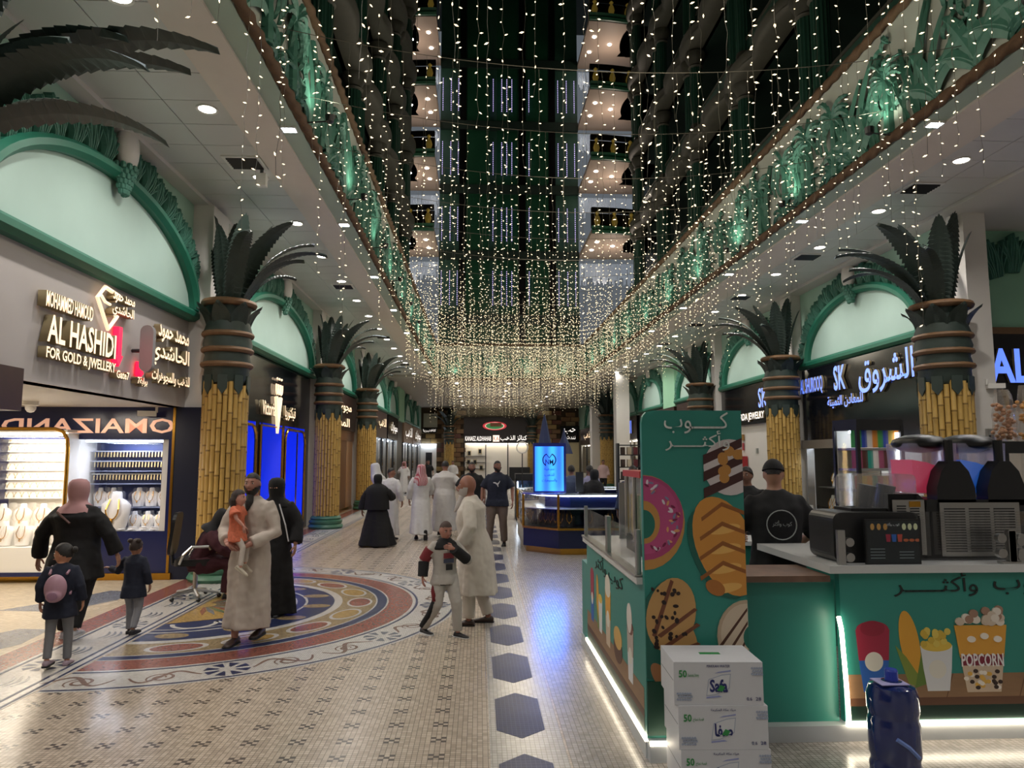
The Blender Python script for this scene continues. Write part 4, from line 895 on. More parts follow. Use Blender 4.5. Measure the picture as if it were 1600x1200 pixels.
for ri,y in enumerate(rows):
    pts=[(AL+(AR_-AL)*i/30,y,wire_z(AL+(AR_-AL)*i/30)) for i in range(31)]
    MB().tube(pts,.004,5).obj('support_wire',m_wire,label='%s thin support wire from the camera across the atrium, carrying light strings'%ordinal(ri+1),cat='wire',group='support wires')
    n=36
    for k in range(n):
        x=AL+.12+(AR_-AL-.24)*(k+.5)/n+rs_.uniform(-.07,.07); v=rs_.choices(range(8),(3,4,4,3,2,1.2,.6,3))[0]
        if abs(x-1.55)<2.6 and v>5 and y>9: v-=3
        z=wire_z(x); dy=0.; rz=rs_.uniform(0,6.28)
        if cnt<290:
            e=empty('light_string',(x,y+dy,z),rz,'warm light string on the %s wire from the camera, %s from the left'%(ordinal(ri+1),ordinal(k+1)),'string light','light strings, row %d'%(ri+1))
            link('wire',SV[v][2],None,e); tag(link('bulbs',SV[v][3],None,e),kind='stuff'); cnt+=1
        else:
            c,s=math.cos(rz),math.sin(rz)
            for src,dst in ((SV[v][0],farw),(SV[v][1],farb)): dst.add([(x+px*c-py*s,y+dy+px*s+py*c,z+pz) for px,py,pz in src.v],src.f)
            for off in (.72,):   # further strings between the wires
                x2=x+rs_.uniform(-.2,.2); y2=y+off; v2=rs_.randrange(5)
                for src,dst in ((SV[v2][0],farw),(SV[v2][1],farb)): dst.add([(x2+px,y2+py,z+pz) for px,py,pz in src.v],src.f)
for k in range(70):
    x=-1.9+7.2*k/69; v=rs_.choice((0,7,0)); 
    for src,dst in ((SV[v][0],farw),(SV[v][1],farb)): dst.add([(x+px,54+py,5.75+pz*.7) for px,py,pz in src.v],src.f)
fe=empty('far_light_curtain',(1.5,28,6),0,'dense far curtain of warm light strings at the end of the atrium','string light'); pass
for mb,nm,m in ((farw,'far_wires',m_wire),(farb,'far_bulbs',m_bulb)): o=mb.obj(nm,m,fe,kind='stuff'); o.matrix_parent_inverse=fe.matrix_basis.inverted()
tag(fe,kind='stuff')
for y in range(6,34,4): light('string_glow','POINT',(1.55,y,6.25),70,'#fff0d8',.8)
# ================================================================ FOOD KIOSK
m_teal=mat('kiosk_teal_print','#2e8276',.4,vary=.05,vscale=2); m_teald=mat('kiosk_teal_dark','#1d6a5c',.4); m_led=mat('led_strip_glow','#fff1dc',.5,emit='#fff0d4',es=7); m_deepgreen=mat('kiosk_deep_green','#0f2a22',.35)
m_plinth=mat('kiosk_white_plinth','#b9bdc0',.35); m_top=mat('white_counter_top','#c4c4c2',.25); m_shelfprint=mat('print_wood','#8a6a4c',.5,vary=.15,stretch=(1,1,5)); m_shelfedge=mat('print_wood_dark','#5c3c28',.5)
def pm(n,c): return mat('print_'+n,c,.5)
def clip(poly,x0,x1,z0,z1):
    for ax,lim,sg in ((0,x0,1),(0,x1,-1),(1,z0,1),(1,z1,-1)):
        out=[]
        for i in range(len(poly)):
            a,b=poly[i-1],poly[i]; ia=(a[ax]-lim)*sg>=0; ib=(b[ax]-lim)*sg>=0
            if ia!=ib: t=(lim-a[ax])/(b[ax]-a[ax]); out.append((a[0]+(b[0]-a[0])*t,a[1]+(b[1]-a[1])*t))
            if ib: out.append(b)
        poly=out
        if not poly: break
    return poly
class Print:
    """flat printed artwork on a vertical face; pixels of the printed design are given in metres"""
    def __init__(s,par,fr,lim): s.par=par; s.fr=fr; s.lim=lim; s.k=0
    def poly(s,name,P,m):
        P=clip([tuple(p) for p in P],*s.lim)
        if len(P)<3: return
        s.k+=1; o=MB().prism(P,s.fr,0,.0008+.00012*s.k).obj(name,m,s.par); return o
    def ell(s,name,c,rx,rz,m,rot=0,a0=0,a1=360,n=28):
        cr,sr=math.cos(R(rot)),math.sin(R(rot)); P=[]
        for i in range(n+1 if a1-a0<360 else n):
            t=R(a0+(a1-a0)*i/n); x,z=rx*math.cos(t),rz*math.sin(t); P.append((c[0]+x*cr-z*sr,c[1]+x*sr+z*cr))
        return s.poly(name,P,m)
KY=4.55
kio=empty('food_kiosk',(1.05,KY,0),0,'teal food kiosk with tall pastry panel, printed counters and glowing base strip','kiosk')
def kb(n,b,m): return bx(n,b,m,kio)   # local: x from 1.05, y from KY
# tall panel
kb_p=MB().prism([(0,.12),(.655,.12),(.655,2.15),(.07,2.15),(.03,2.14),(.008,2.11),(0,2.07)],((0,0,0),(1,0,0),(0,0,1),(0,-1,0)),-.05,0).obj('tall_panel',m_teal,kio)
pr=Print(kio,((0,-.0005,0),(1,0,0),(0,0,1),(0,-1,0)),(.003,.652,.14,2.14))
PX=lambda px,py:((px-748)*KY/1110*1.004-1.05+.008*(1-(py-640)/530.)*1.0, 1.85-(py-714)*KY/1110)
def px_poly(n,pts,m): return pr.poly(n,[PX(*p) for p in pts],m)
def px_ell(n,c,rx,ry,m,rot=0,a0=0,a1=360): k=KY/1110; return pr.ell(n,PX(*c),rx*k,ry*k,m,-rot,a0,a1)
sh=pm('shadow','#1b5a4e')
px_ell('donut_dough',(1003,815),64,73,pm('dough','#b98748')); px_ell('donut_icing',(1003,808),62,65,pm('icing','#a8406f'))
px_ell('donut_icing_light',(1003,806),55,58,pm('icing2','#b54b7b')); px_ell('donut_inner',(1003,815),25,33,pm('dough','#b98748')); px_ell('donut_hole',(1003,818),17,22,m_teald)
rk=random.Random(2)
for i in range(34):
    a=rk.uniform(-80,85); q=rk.uniform(.62,.9); c=(1003+62*q*math.cos(R(a)),808-62*q*math.sin(R(a))); px_ell('sprinkle',c,4.2,1.8,pm('spr%d'%(i%4),('#7d7a9a','#d8d0d8','#d79a6a','#7a2048')[i%4]),rk.uniform(0,180))
px_ell('cake_disc',(1140,730),42,44,pm('cream','#c9c0c0'))
for dy in (-24,2,28): px_poly('cake_layer',[(1098,735+dy),(1160,708+dy),(1160,722+dy),(1098,750+dy)],pm('choc','#40201f'))
for i in range(9): px_ell('caramel_ball',(1128+rk.uniform(0,30),715+rk.uniform(-12,34)),8,8,pm('caramel','#b8823f'))
px_ell('croissant_shadow',(1118,862),40,75,sh,-25); px_ell('croissant_body',(1130,852),46,80,pm('crust','#c98a3c'),-22)
for dy,w in ((-52,20),(-22,34),(8,38),(38,34)):
    px_poly('croissant_ridge',[(1096-w*.2,860+dy),(1125,836+dy),(1160,850+dy),(1160,856+dy),(1125,843+dy),(1097-w*.2,866+dy)],pm('crustdark','#8f5626')); px_ell('croissant_shine',(1128,878+dy),26,7,pm('crustlight','#dcaa5c'),-10)
px_ell('croissant_tip',(1112,915),16,11,pm('crusttip','#a86a30'),30)
px_ell('choc_croissant_shadow',(1030,975),44,78,sh,20); px_ell('choc_croissant_body',(1042,955),38,56,pm('crust3','#b98f57'),12); px_ell('choc_croissant_body',(1058,1000),24,38,pm('crust3','#b98f57'),-8); px_ell('choc_croissant_tail',(1028,1050),12,28,pm('crust4','#a3714a'),-35)
for (x0,y0,x1,y1) in ((1012,985,1042,902),(1020,985,1078,945),(1030,1000,1082,968),(1036,1012,1082,996)): px_poly('choc_band',[(x0,y0),(x1,y1),(x1+5,y1+3),(x0+6,y0+4)],pm('band','#6e4029'))
for i in range(34): px_ell('choc_chip',(1024+rk.uniform(-10,48),955+rk.uniform(-42,58)),rk.uniform(2,4.5),rk.uniform(2,3.5),pm('chip','#241410'),rk.uniform(0,90))
px_ell('striped_donut',(1160,988),47,54,pm('glaze','#b59f86')); px_ell('striped_donut_light',(1158,985),40,46,pm('glaze2','#c9b7a0'))
for k in range(4): px_poly('choc_stripe',[(1112+k*14,1005+k*8),(1160,945+k*20),(1160,950+k*20),(1115+k*14,1009+k*8)],pm('stripe','#4a2a1c'))
px_ell('striped_donut_hole',(1166,990),13,18,m_teald)
px_ell('brown_donut_rim',(1040,1088),26,38,pm('rim','#b08a70')); px_ell('brown_donut',(1041,1088),22,33,pm('cocoa','#50291f'))
for i in range(12): px_ell('sprinkle',(1030+rk.uniform(-8,20),1085+rk.uniform(-25,25)),4,.9,pm('spr1','#d8d0d8'),rk.uniform(0,180))
pr.poly('panel_foot',[(.0,.14),(.2,.14),(.2,.46),(.0,.46)],pm('footgreen','#0f4030'))
def ktext(n,t,face,p,w,h,m,mirror=False):
    pass; return sign_text(n,t,face,Vector(p),w,h,m,.004,kio)
m_tw=pm('white','#cfd2cf'); m_tb=pm('ink','#16201d')
ktext('panel_lettering','كـــــوب','F',(1.05+.355,KY-.007,2.07),.42,.14,m_tw); ktext('panel_lettering','وأكثـــــر','F',(1.05+.36,KY-.007,1.955),.42,.13,m_tw)
# left flank counter
kb('flank_panel',(.0,.05,.05,2.42,.14,1.04),m_teal); kb('flank_plinth',(-.01,.06,0,2.75,0,.1),m_plinth); kb('flank_led',(-.015,.0,0,2.45,.1,.125),m_led); kb('flank_top',(-.04,.6,.05,2.42,1.04,1.09),m_top); kb('flank_end_panel',(.0,.05,2.42,2.75,.1,.82),m_teal); kb('panel_led',(0,.2,-.075,-.06,.1,.125),m_led); kb('panel_plinth',(0,.66,-.07,0,0,.12),m_plinth)
lp=Print(kio,((-.0005,0,0),(0,-1,0),(0,0,1),(-1,0,0)),(-2.41,-.06,.14,1.03))    # u = -y: reads from far to near
lp.poly('wood_shelf',[(-2.41,.26),(-.06,.26),(-.06,.40),(-2.41,.40)],m_shelfprint); lp.poly('wood_edge',[(-2.41,.22),(-.06,.22),(-.06,.27),(-2.41,.27)],m_shelfedge); lp.poly('dark_base',[(-2.41,.14),(-.06,.14),(-.06,.22),(-2.41,.22)],pm('olive','#4f5a4c'))
def cupprint(P,u,z,w,h,top,bot,fill,s=1):
    P.poly('cup_top',[(u-w*.5,z+h),(u-w*.44,z+h*.5),(u+w*.44,z+h*.5),(u+w*.5,z+h)],top); P.poly('cup_bottom',[(u-w*.44,z+h*.5),(u-w*.34,z),(u+w*.34,z),(u+w*.44,z+h*.5)],bot); P.ell('cup_fill',(u,z+h),w*.48,h*.13,fill)
    P.ell('cup_badge',(u,z+h*.48),w*.27,w*.27,pm('badge','#d9d4c6'))
def cornprint(P,u,z,h):
    P.ell('corn_cob',(u,z+h*.58),h*.13,h*.42,pm('corn','#d59b35'),8); P.poly('corn_husk',[(u-.01,z),(u-h*.2,z+h*.55),(u-h*.06,z+h*.4),(u+h*.14,z+h*.1)],pm('husk','#7a8a3a')); P.poly('corn_husk',[(u+.02,z),(u+h*.16,z+h*.5),(u+h*.2,z+h*.05)],pm('husk2','#5f7a35'))
rd,bl_,wh=pm('slushred','#9c2740'),pm('slushblue','#2a5fae'),pm('cupwhite','#d3d3d3')
cupprint(lp,-2.1,.36,.2,.42,rd,bl_,rd); cornprint(lp,-1.8,.36,.46); cupprint(lp,-1.66,.36,.18,.28,wh,wh,pm('kernels','#d8b648'))
cupprint(lp,-1.3,.34,.24,.44,pm('poporange','#d59a3a'),pm('popmix','#c9b39a'),pm('popcorn','#d8d0c0')); lp.ell('popcorn_heap',(-1.3,.82),.11,.08,pm('popcorn','#d8d0c0'))
lp.ell('waffle_bowl',(-.9,.42),.16,.1,pm('bowl','#5a3a2a')); lp.ell('fries',(-.9,.5),.15,.08,pm('fries','#c9a05a'))
cupprint(lp,-.45,.32,.2,.36,pm('icecup','#b9a79a'),wh,pm('icetop','#7a4a3a')); lp.ell('icecream_swirl',(-.47,.74),.08,.1,pm('swirl','#d9cfc6'))
pass
o=sign_text('flank_lettering','كوب وأكثر','R',Vector((1.05-.002,KY+1.3,.93)),1.25,.15,m_tb,.003,kio)
# steel and glass on the flank
for a,b in ((.1,1.15),(1.2,2.35)):
    kb('guard_glass',(-.02,-.01,a,b,1.1,1.36),m_glass)
    for q in (a,b): kb('guard_post',(-.03,0,q-.02,q+.02,1.08,1.38),m_chrome)
kb('steel_rail',(-.05,.02,.05,2.42,1.085,1.1),m_chrome)
# front counter (right)
kb('door_panel',(.66,1.36,.28,.32,.1,1.02),m_teal); kb('door_ledge',(.6,1.3,.2,.7,1.02,1.06),mat('worn_wood_ledge','#6b5040',.6,vary=.4,vscale=12)); kb('door_plinth',(.66,4.6,.2,.34,0,.1),m_plinth)
kb('front_panel',(1.36,4.6,.2,.26,.12,1.08),m_teal); kb('front_top',(1.28,4.6,.16,1.4,1.08,1.13),m_top); kb('front_led',(1.36,4.6,.18,.2,.1,.125),m_led)
o=MB().tube([(1.37,.17,.12),(1.36,.17,.4),(1.345,.17,.72),(1.33,.17,.80)],.014,6).obj('upright_led',m_led,kio)
fp=Print(kio,((0,.1995,0),(1,0,0),(0,0,1),(0,-1,0)),(1.37,4.58,.13,1.07))
fp.poly('dark_base',[(1.37,.13),(4.58,.13),(4.58,.23),(1.37,.23)],m_deepgreen); fp.poly('wood_edge',[(1.37,.22),(4.58,.22),(4.58,.27),(1.37,.27)],m_shelfedge); fp.poly('wood_shelf',[(1.38,.27),(4.58,.27),(4.58,.42),(1.37,.42)],m_shelfprint)
for u in (2.05,2.55,3.0,3.4): fp.poly('plank_gap',[(u,.27),(u+.05,.42),(u+.056,.42),(u+.006,.27)],m_shelfedge)
cupprint(fp,1.57,.31,.23,.4,rd,bl_,rd); fp.ell('slush_dome',(1.57,.715),.085,.05,pm('slushred2','#8c2036')); cornprint(fp,1.82,.33,.5); cupprint(fp,2.0,.31,.22,.29,wh,wh,pm('kernels','#d8b648'))
for i in range(16): fp.ell('kernel',(2.0+rk.uniform(-.1,.1),.61+rk.uniform(0,.09)),.022,.022,pm('kern%d'%(i%2),('#d8bf58','#c9a93f')[i%2]))
fp.poly('bucket_top',[(2.130,0.730),(2.160,0.520),(2.460,0.520),(2.490,0.730)],pm('poporange','#d59a3a')); fp.poly('bucket_band',[(2.160,0.540),(2.170,0.460),(2.450,0.460),(2.460,0.540)],pm('bandred','#7c2436')); fp.poly('bucket_bottom',[(2.170,0.470),(2.195,0.300),(2.425,0.300),(2.450,0.470)],pm('popmix','#c9b39a'))
for i in range(30): fp.ell('popcorn_print',(2.31+rk.uniform(-.12,.12),.38+rk.uniform(-.06,.06)),.016,.013,pm('pp%d'%(i%3),('#e6ddd0','#3a2a24','#d9a94a')[i%3]))
for i in range(26): fp.ell('popcorn_heap',(2.31+rk.uniform(-.15,.15),.75+abs(rk.gauss(0,.04))),.03,.026,pm('ph%d'%(i%3),('#dcd2c4','#c9b8a4','#9c7a66')[i%3]))
for i in range(3): fp.ell('popcorn_print',(2.24+.09*i,.64+.02*(i%2)),.028,.02,pm('pp0','#e6ddd0'))
pass; o=sign_text('bucket_lettering','POPCORN','F',Vector((1.05+2.31,KY+.196,.505)),.29,.085,pm('lettwhite','#e3dfdc'),.003,kio,.02)
fp.ell('waffle_bowl',(2.78,.39),.18,.11,pm('bowl','#5a3a2a')); fp.ell('fries',(2.77,.48),.17,.09,pm('fries','#c9a05a')); cupprint(fp,3.2,.31,.22,.4,pm('icecup','#b9a79a'),wh,pm('icetop','#7a4a3a')); cupprint(fp,3.65,.31,.22,.4,rd,bl_,rd)
o=sign_text('front_lettering','وأكثـــــر','F',Vector((1.05+2.02,KY+.197,1.0)),.58,.16,m_tb,.003,kio); o=sign_text('front_lettering','كـــــوب','F',Vector((1.05+2.75,KY+.197,1.0)),.66,.15,m_tb,.003,kio)
# back counter of the kiosk
kb('back_counter',(1.4,3.6,2.5,3.0,0,.98),m_teald); kb('back_top',(1.36,3.64,2.46,3.04,.98,1.02),m_top)
for px_ in (1.36,2.55): 
    kb('guard_clamp',(px_,px_+.05,.19,.22,1.13,1.36),m_chrome); 
    for z in (1.18,1.28): MB().tube([(px_+.08,.185,z),(px_+.08,.23,z)],.03,12).obj('clamp_disc',m_chrome,kio)
kb('front_guard_glass',(1.36,4.5,.2,.208,1.15,1.48),m_glass)
# --- machines on the front counter
CY=KY+.5; CZ=1.13
bl=empty('blender_enclosure',(2.74,CY,CZ),0,'rounded black blender housing with clear box on top, on the front counter','kitchen machine')
MB().prism(rrect(.62,.34,.06),((0,-.05,.17),(1,0,0),(0,0,1),(0,-1,0)),-.2,.16).obj('housing',m_black,bl); MB().prism(rrect(.46,.24,.04),((.12,.0,.48),(1,0,0),(0,0,1),(0,-1,0)),-.12,.12).obj('clear_cover',mat('clear_plastic','#d9dadd',.12,trans=.6,alpha=.4),bl)
for x in (.02,.16): MB().tube([(x,0,.34),(x+.03,-.02,.52)],[.05,.065],10).obj('blender_jar',m_dark,bl)
bx('shelf_tray',(-.12,.34,-.1,.14,.34,.36),m_black,bl)
mt=empty('menu_tablet',(2.8,CY-.29,CZ),0,'black menu stand with coloured food pictures leaning at the counter front','menu'); bx('panel',(-.19,.19,0,.02,.0,.3),m_black,mt); 
mp=Print(mt,((0,-.0005,0),(1,0,0),(0,0,1),(0,-1,0)),(-.18,.18,.01,.29)); mp.poly('menu_field',[(-.18,.01),(.18,.01),(.18,.29),(-.18,.29)],pm('menu','#1d2428'))
for i in range(3): mp.ell('menu_cup',(-.14+.045*i,.25),.014,.022,pm('m1','#b58a4a')); mp.ell('menu_cup',(.08+.04*i,.25),.014,.022,pm('m2','#c9d0a8')); mp.poly('menu_glass',[(-.05+.04*i,.2),(-.045+.04*i,.15),(-.02+.04*i,.15),(-.015+.04*i,.2)],(rd,bl_,pm('m3','#b04a3a'))[i]); mp.ell('menu_dish',(.09+.04*i,.16),.018,.01,pm('m4','#b5603a'))
for i in range(7): mp.poly('menu_text_line',[(-.16+.2*(i%2),.04+.02*(i//2)),(-.06+.2*(i%2),.04+.02*(i//2)),(-.06+.2*(i%2),.045+.02*(i//2)),(-.16+.2*(i%2),.045+.02*(i//2))],pm('menuline','#7c8a8c'))
pass; sign_text('menu_title','كوب وأكثر','F',Vector((2.8,CY-.2915,CZ+.265)),.1,.025,pm('menuwhite','#c9d0d0'),.001,mt)
def grill(par,x0,x1,z0,z1,y,n):
    par=bx('grill_plate',(x0,x1,y-.012,y,z0,z1),m_chrome,par)
    cols=2 if x1-x0<.3 else 3; W=(x1-x0-.04)/cols
    for c in range(cols):
        for i in range(n): zz=z0+.03+(z1-z0-.06)*i/n; bx('grill_slot',(x0+.03+W*c,x0+W*(c+1)+.0,y-.016,y-.012,zz,zz+.009),m_dark,par)
g1=empty('ice_shaver',(3.0,CY-.02,CZ),0,'black machine with narrow steel grill beside the menu stand','kitchen machine'); MB().prism([(-.12,0),(.14,0),(.14,.42),(.1,.46),(-.12,.46)],((0,0,0),(1,0,0),(0,0,1),(0,-1,0)),-.3,.1).obj('body',m_black,g1); grill(g1,-.1,.13,.04,.42,-.105,18); bx('brass_plate',(.02,.1,-.122,-.118,.37,.41),m_gold,g1)
sl=empty('slush_machine',(3.52,CY,CZ),0,'twin slush drink machine with red and blue tanks, seen from behind','drink machine')
MB().prism([(-.4,0),(.42,0),(.36,.42),(-.36,.42)],((0,0,0),(1,0,0),(0,0,1),(0,-1,0)),-.25,.12).obj('body',m_black,sl); grill(sl,-.28,.3,.03,.4,-.125,17)
for x,c,nm in ((-.2,'#d0204f','red'),(.17,'#1c6fd0','blue')):
    mcol=mat('slush_'+nm,c,.3,emit=c,es=.25,nosample=True)
    tower=MB().prism([(-.14,.38),(.14,.38),(.14,.5),(.1,.62),(.04,.69),(-.04,.69),(-.1,.62),(-.14,.5)],((x+.06,0,0),(1,0,0),(0,0,1),(0,-1,0)),.0,.12).obj('tower_back',m_black,sl,smooth=30)
    MB().tube([(x+.06,-.06,.66),(x+.06,-.06,.84)],.03,10).obj('drive_neck',m_black,sl)
    MB().prism([(-.17,.45),(.15,.45),(.17,.82),(-.19,.82)],((x,0,0),(1,0,0),(0,0,1),(0,-1,0)),-.3,-.01).obj('clear_tank',mat('tank_clear','#c6c0dc',.12,trans=.3,alpha=.5),sl)
    MB().prism([(-.155,.46),(.14,.46),(.145,.66),(.05,.64),(-.05,.68),(-.165,.70)],((x,0,0),(1,0,0),(0,0,1),(0,-1,0)),-.29,-.02).obj('slush',mcol,sl)
    MB().ell((x-.01,.16,.82),(.2,.19,.07),18,8).obj('lid',m_black,sl,smooth=True)
tap=empty('steel_clamp_stand',(3.62,CY-.29,CZ),0,'polished steel clamp holding the glass guard before the slush machine','clamp'); bx('foot',(-.08,.08,-.03,.03,0,.015),m_chrome,tap); bx('stem',(-.025,.025,-.02,.02,.015,.22),m_chrome,tap)
for x in (-.07,.07): 
    for z in (.07,.17): MB().tube([(x,-.02,z),(x,.02,z)],.032,12).obj('clamp_disc',m_chrome,tap)
pw=empty('popcorn_warmer',(4.42,CY+.55,CZ),0,'dark glass-sided warmer cabinet at the right end of the counter','kitchen machine'); bx('base',(-.35,.5,-.25,.25,0,.1),m_black,pw); bx('top',(-.38,.52,-.28,.28,.75,.84),m_black,pw)
for x,y in ((-.34,-.24),(.48,-.24),(-.34,.24),(.48,.24)): bx('post',(x-.02,x+.02,y-.02,y+.02,.1,.75),m_dark,pw)
bx('glass_front',(-.34,.48,-.245,-.24,.1,.75),m_glass,pw); bx('inner_shelf',(-.3,.46,-.2,.2,.4,.42),m_chrome,pw)
for i in range(8): MB().ell((-.25+.09*i,0,.16+.02*(i%2)),(.07,.1,.06),8,5).obj('stored_snack',pm('snack','#c9a05a'),pw)
for i,(x,y,w,h,c,l) in enumerate(((-.22,-.1,.16,.42,'#b5825a','narrow clear bag of red-brown snacks on the warmer, leftmost'),(.06,-.05,.26,.46,'#c58a3a','wide clear bag of orange snacks on the warmer'),(.36,-.02,.24,.62,'#c9a68a','tall clear bag of mixed snacks on the warmer at the frame edge'))):
    b=empty('snack_bag',(4.42+x,CY+.55+y,CZ+.84),0,l,'snack bag'); rows=[]
    for k in range(9):
        t=k/8; ww=w*.5*(1-.25*t**3)*(1+.05*math.sin(k*2.1)); dd=.09*(1-.8*t**2)+.012
        rows.append([(ww*math.cos(2*math.pi*j/14),dd*math.sin(2*math.pi*j/14)+.01*math.sin(k*1.7),h*t) for j in range(14)])
    MB().loft(rows).obj('bag_film',mat('clear_film','#e9e2d8',.12,trans=.8,alpha=.3),b,smooth=True)
    mb=MB()
    for k in range(70): mb.ell((rk.uniform(-w*.4,w*.4),rk.uniform(-.06,.06),rk.uniform(.02,h*.72)),(.018,.018,.016),5,4)
    mb.obj('snack_pieces',mat('snack_'+c[1:],c,.5,vary=.3,vscale=20),b,kind='stuff')
# --- things on the flank counter
sb_=empty('steel_splash_box',(1.5,6.72,1.09),0,'plain grey steel splash box at the far end of the kiosk flank','counter equipment'); bx('panel',(-.18,.2,-.02,.0,0,.52),mat('dull_steel','#8f9094',.35,.7),sb_); bx('side',(.18,.2,-.02,.3,0,.52),mat('dull_steel','#8f9094',.35,.7),sb_)
for i in range(3): MB().lathe([(.035,0),(.042,.1),(.044,.2),(.04,.2),(.036,.02)],12).obj('dark_cup',m_dark,None,(1.42+.09*i,6.55,1.09),label='stacked dark cup before the steel splash box',cat='cup',group='dark cups on the flank')
jd=empty('juice_dispenser',(1.42,5.75,1.09),0,'two-tank juice dispenser with red lid on the kiosk flank','drink machine'); bx('base',(-.17,.2,-.3,.3,0,.12),m_dark,jd); bx('red_lid',(-.19,.22,-.32,.32,.6,.65),mat('lid_red','#b03a2c',.4),jd)
for y,c in ((.15,'#c9a93a'),(-.15,'#2f8a3a')):
    bx('tank_juice',(-.13,.16,y-.11,y+.11,.13,.45),mat('juice_'+c[1:],c,.3,vary=.2),jd); bx('tank_glass',(-.15,.18,y-.13,y+.13,.12,.6),mat('clear_plastic','#d9dadd',.12,trans=.6,alpha=.4),jd)
for x,y in ((-.16,-.3),(-.16,0),(-.16,.3)): MB().tube([(x,y,.1),(x,y,.62)],.02,8).obj('steel_post',m_chrome,jd)
# --- back of the kiosk: drinks fridge, papers
fr_=empty('drinks_fridge',(4.24,7.6,0),R(10),'tall black drinks fridge with lit glass door and cans behind the kiosk','fridge')
for b in ((-.36,.36,-.02,.3,0,.5),(-.36,.36,-.34,.3,2.2,2.32),(-.36,.36,.27,.3,.5,2.2)): bx('cabinet',b,m_black,fr_)
for x,y in ((-.34,-.32),(.34,-.32),(-.34,.28),(.34,.28)): bx('corner_post',(x-.025,x+.025,y-.025,y+.025,.0,2.25),m_black,fr_)
fr_.scale=(.8,.6,.97); bx('lower_panel',(-.36,.36,-.34,-.3,0,.75),m_black,fr_); bx('lit_back',(-.33,.33,.24,.265,.5,2.2),m_casewhite,fr_); bx('door_light',(.29,.31,-.3,-.28,.8,2.18),m_tubecool,fr_); bx('roof_light',(-.3,.3,-.1,-.05,2.17,2.2),m_tubecool,fr_)
bx('door_glass',(-.33,.33,-.335,-.33,.76,2.2),m_glass,fr_); bx('side_glass',(-.355,-.35,-.3,.28,.5,2.2),m_glass,fr_)
for r_,z in enumerate((1.305,1.553,1.78,2.006)):
    bx('wire_shelf',(-.33,.33,-.28,.24,z-.025,z),m_chrome,fr_)
cols=('#3aa04a','#2a9a8a','#2748b0','#b02a3a','#e6e2da','#c9b43a','#a04a6a','#e08a2a','#5a2a20')
canme={c:MB().lathe([(.028,0),(.032,.01),(.032,.125),(.026,.14)],10).mesh('drink_can',mat('can_'+c[1:],c,.35,.2)) for c in cols}
boxme={c:MB().box(-.033,.033,-.04,.04,0,.19).mesh('snack_carton',mat('can_'+c[1:],c,.35,.2)) for c in cols}
for r_,z in enumerate((1.27,1.51,1.73,1.95)):
    for i in range(8):
        c=cols[(i*2+r_*3+(i//3))%9]; isb=r_>=2
        a=R(10); lx,ly=-.29+.083*i,-.12; o=link('snack_carton' if isb else 'drink_can',(boxme if isb else canme)[c],None,None,(4.24+lx*.8*math.cos(a)-ly*math.sin(a),7.6+lx*.8*math.sin(a)+ly*math.cos(a),z),(0,0,a))
        cn={'#3aa04a':'green','#2a9a8a':'teal','#2748b0':'blue','#b02a3a':'red','#e6e2da':'white','#c9b43a':'yellow','#a04a6a':'mauve','#e08a2a':'orange','#5a2a20':'brown'}[c]
        tag(o,'%s %s on the %s shelf of the drinks fridge'%(cn,'carton' if isb else 'can',('bottom','second lowest','second highest','top')[r_]),'carton' if isb else 'can','goods in the drinks fridge, %s, shelf %d'%(cn,r_))
pc=empty('paper_stand',(3.15,6.9,1.02),R(8),'blank white paper leaning beside the drinks fridge','paper'); bx('sheet',(-.13,.13,-.01,0,0,.36),m_whitepanel,pc)
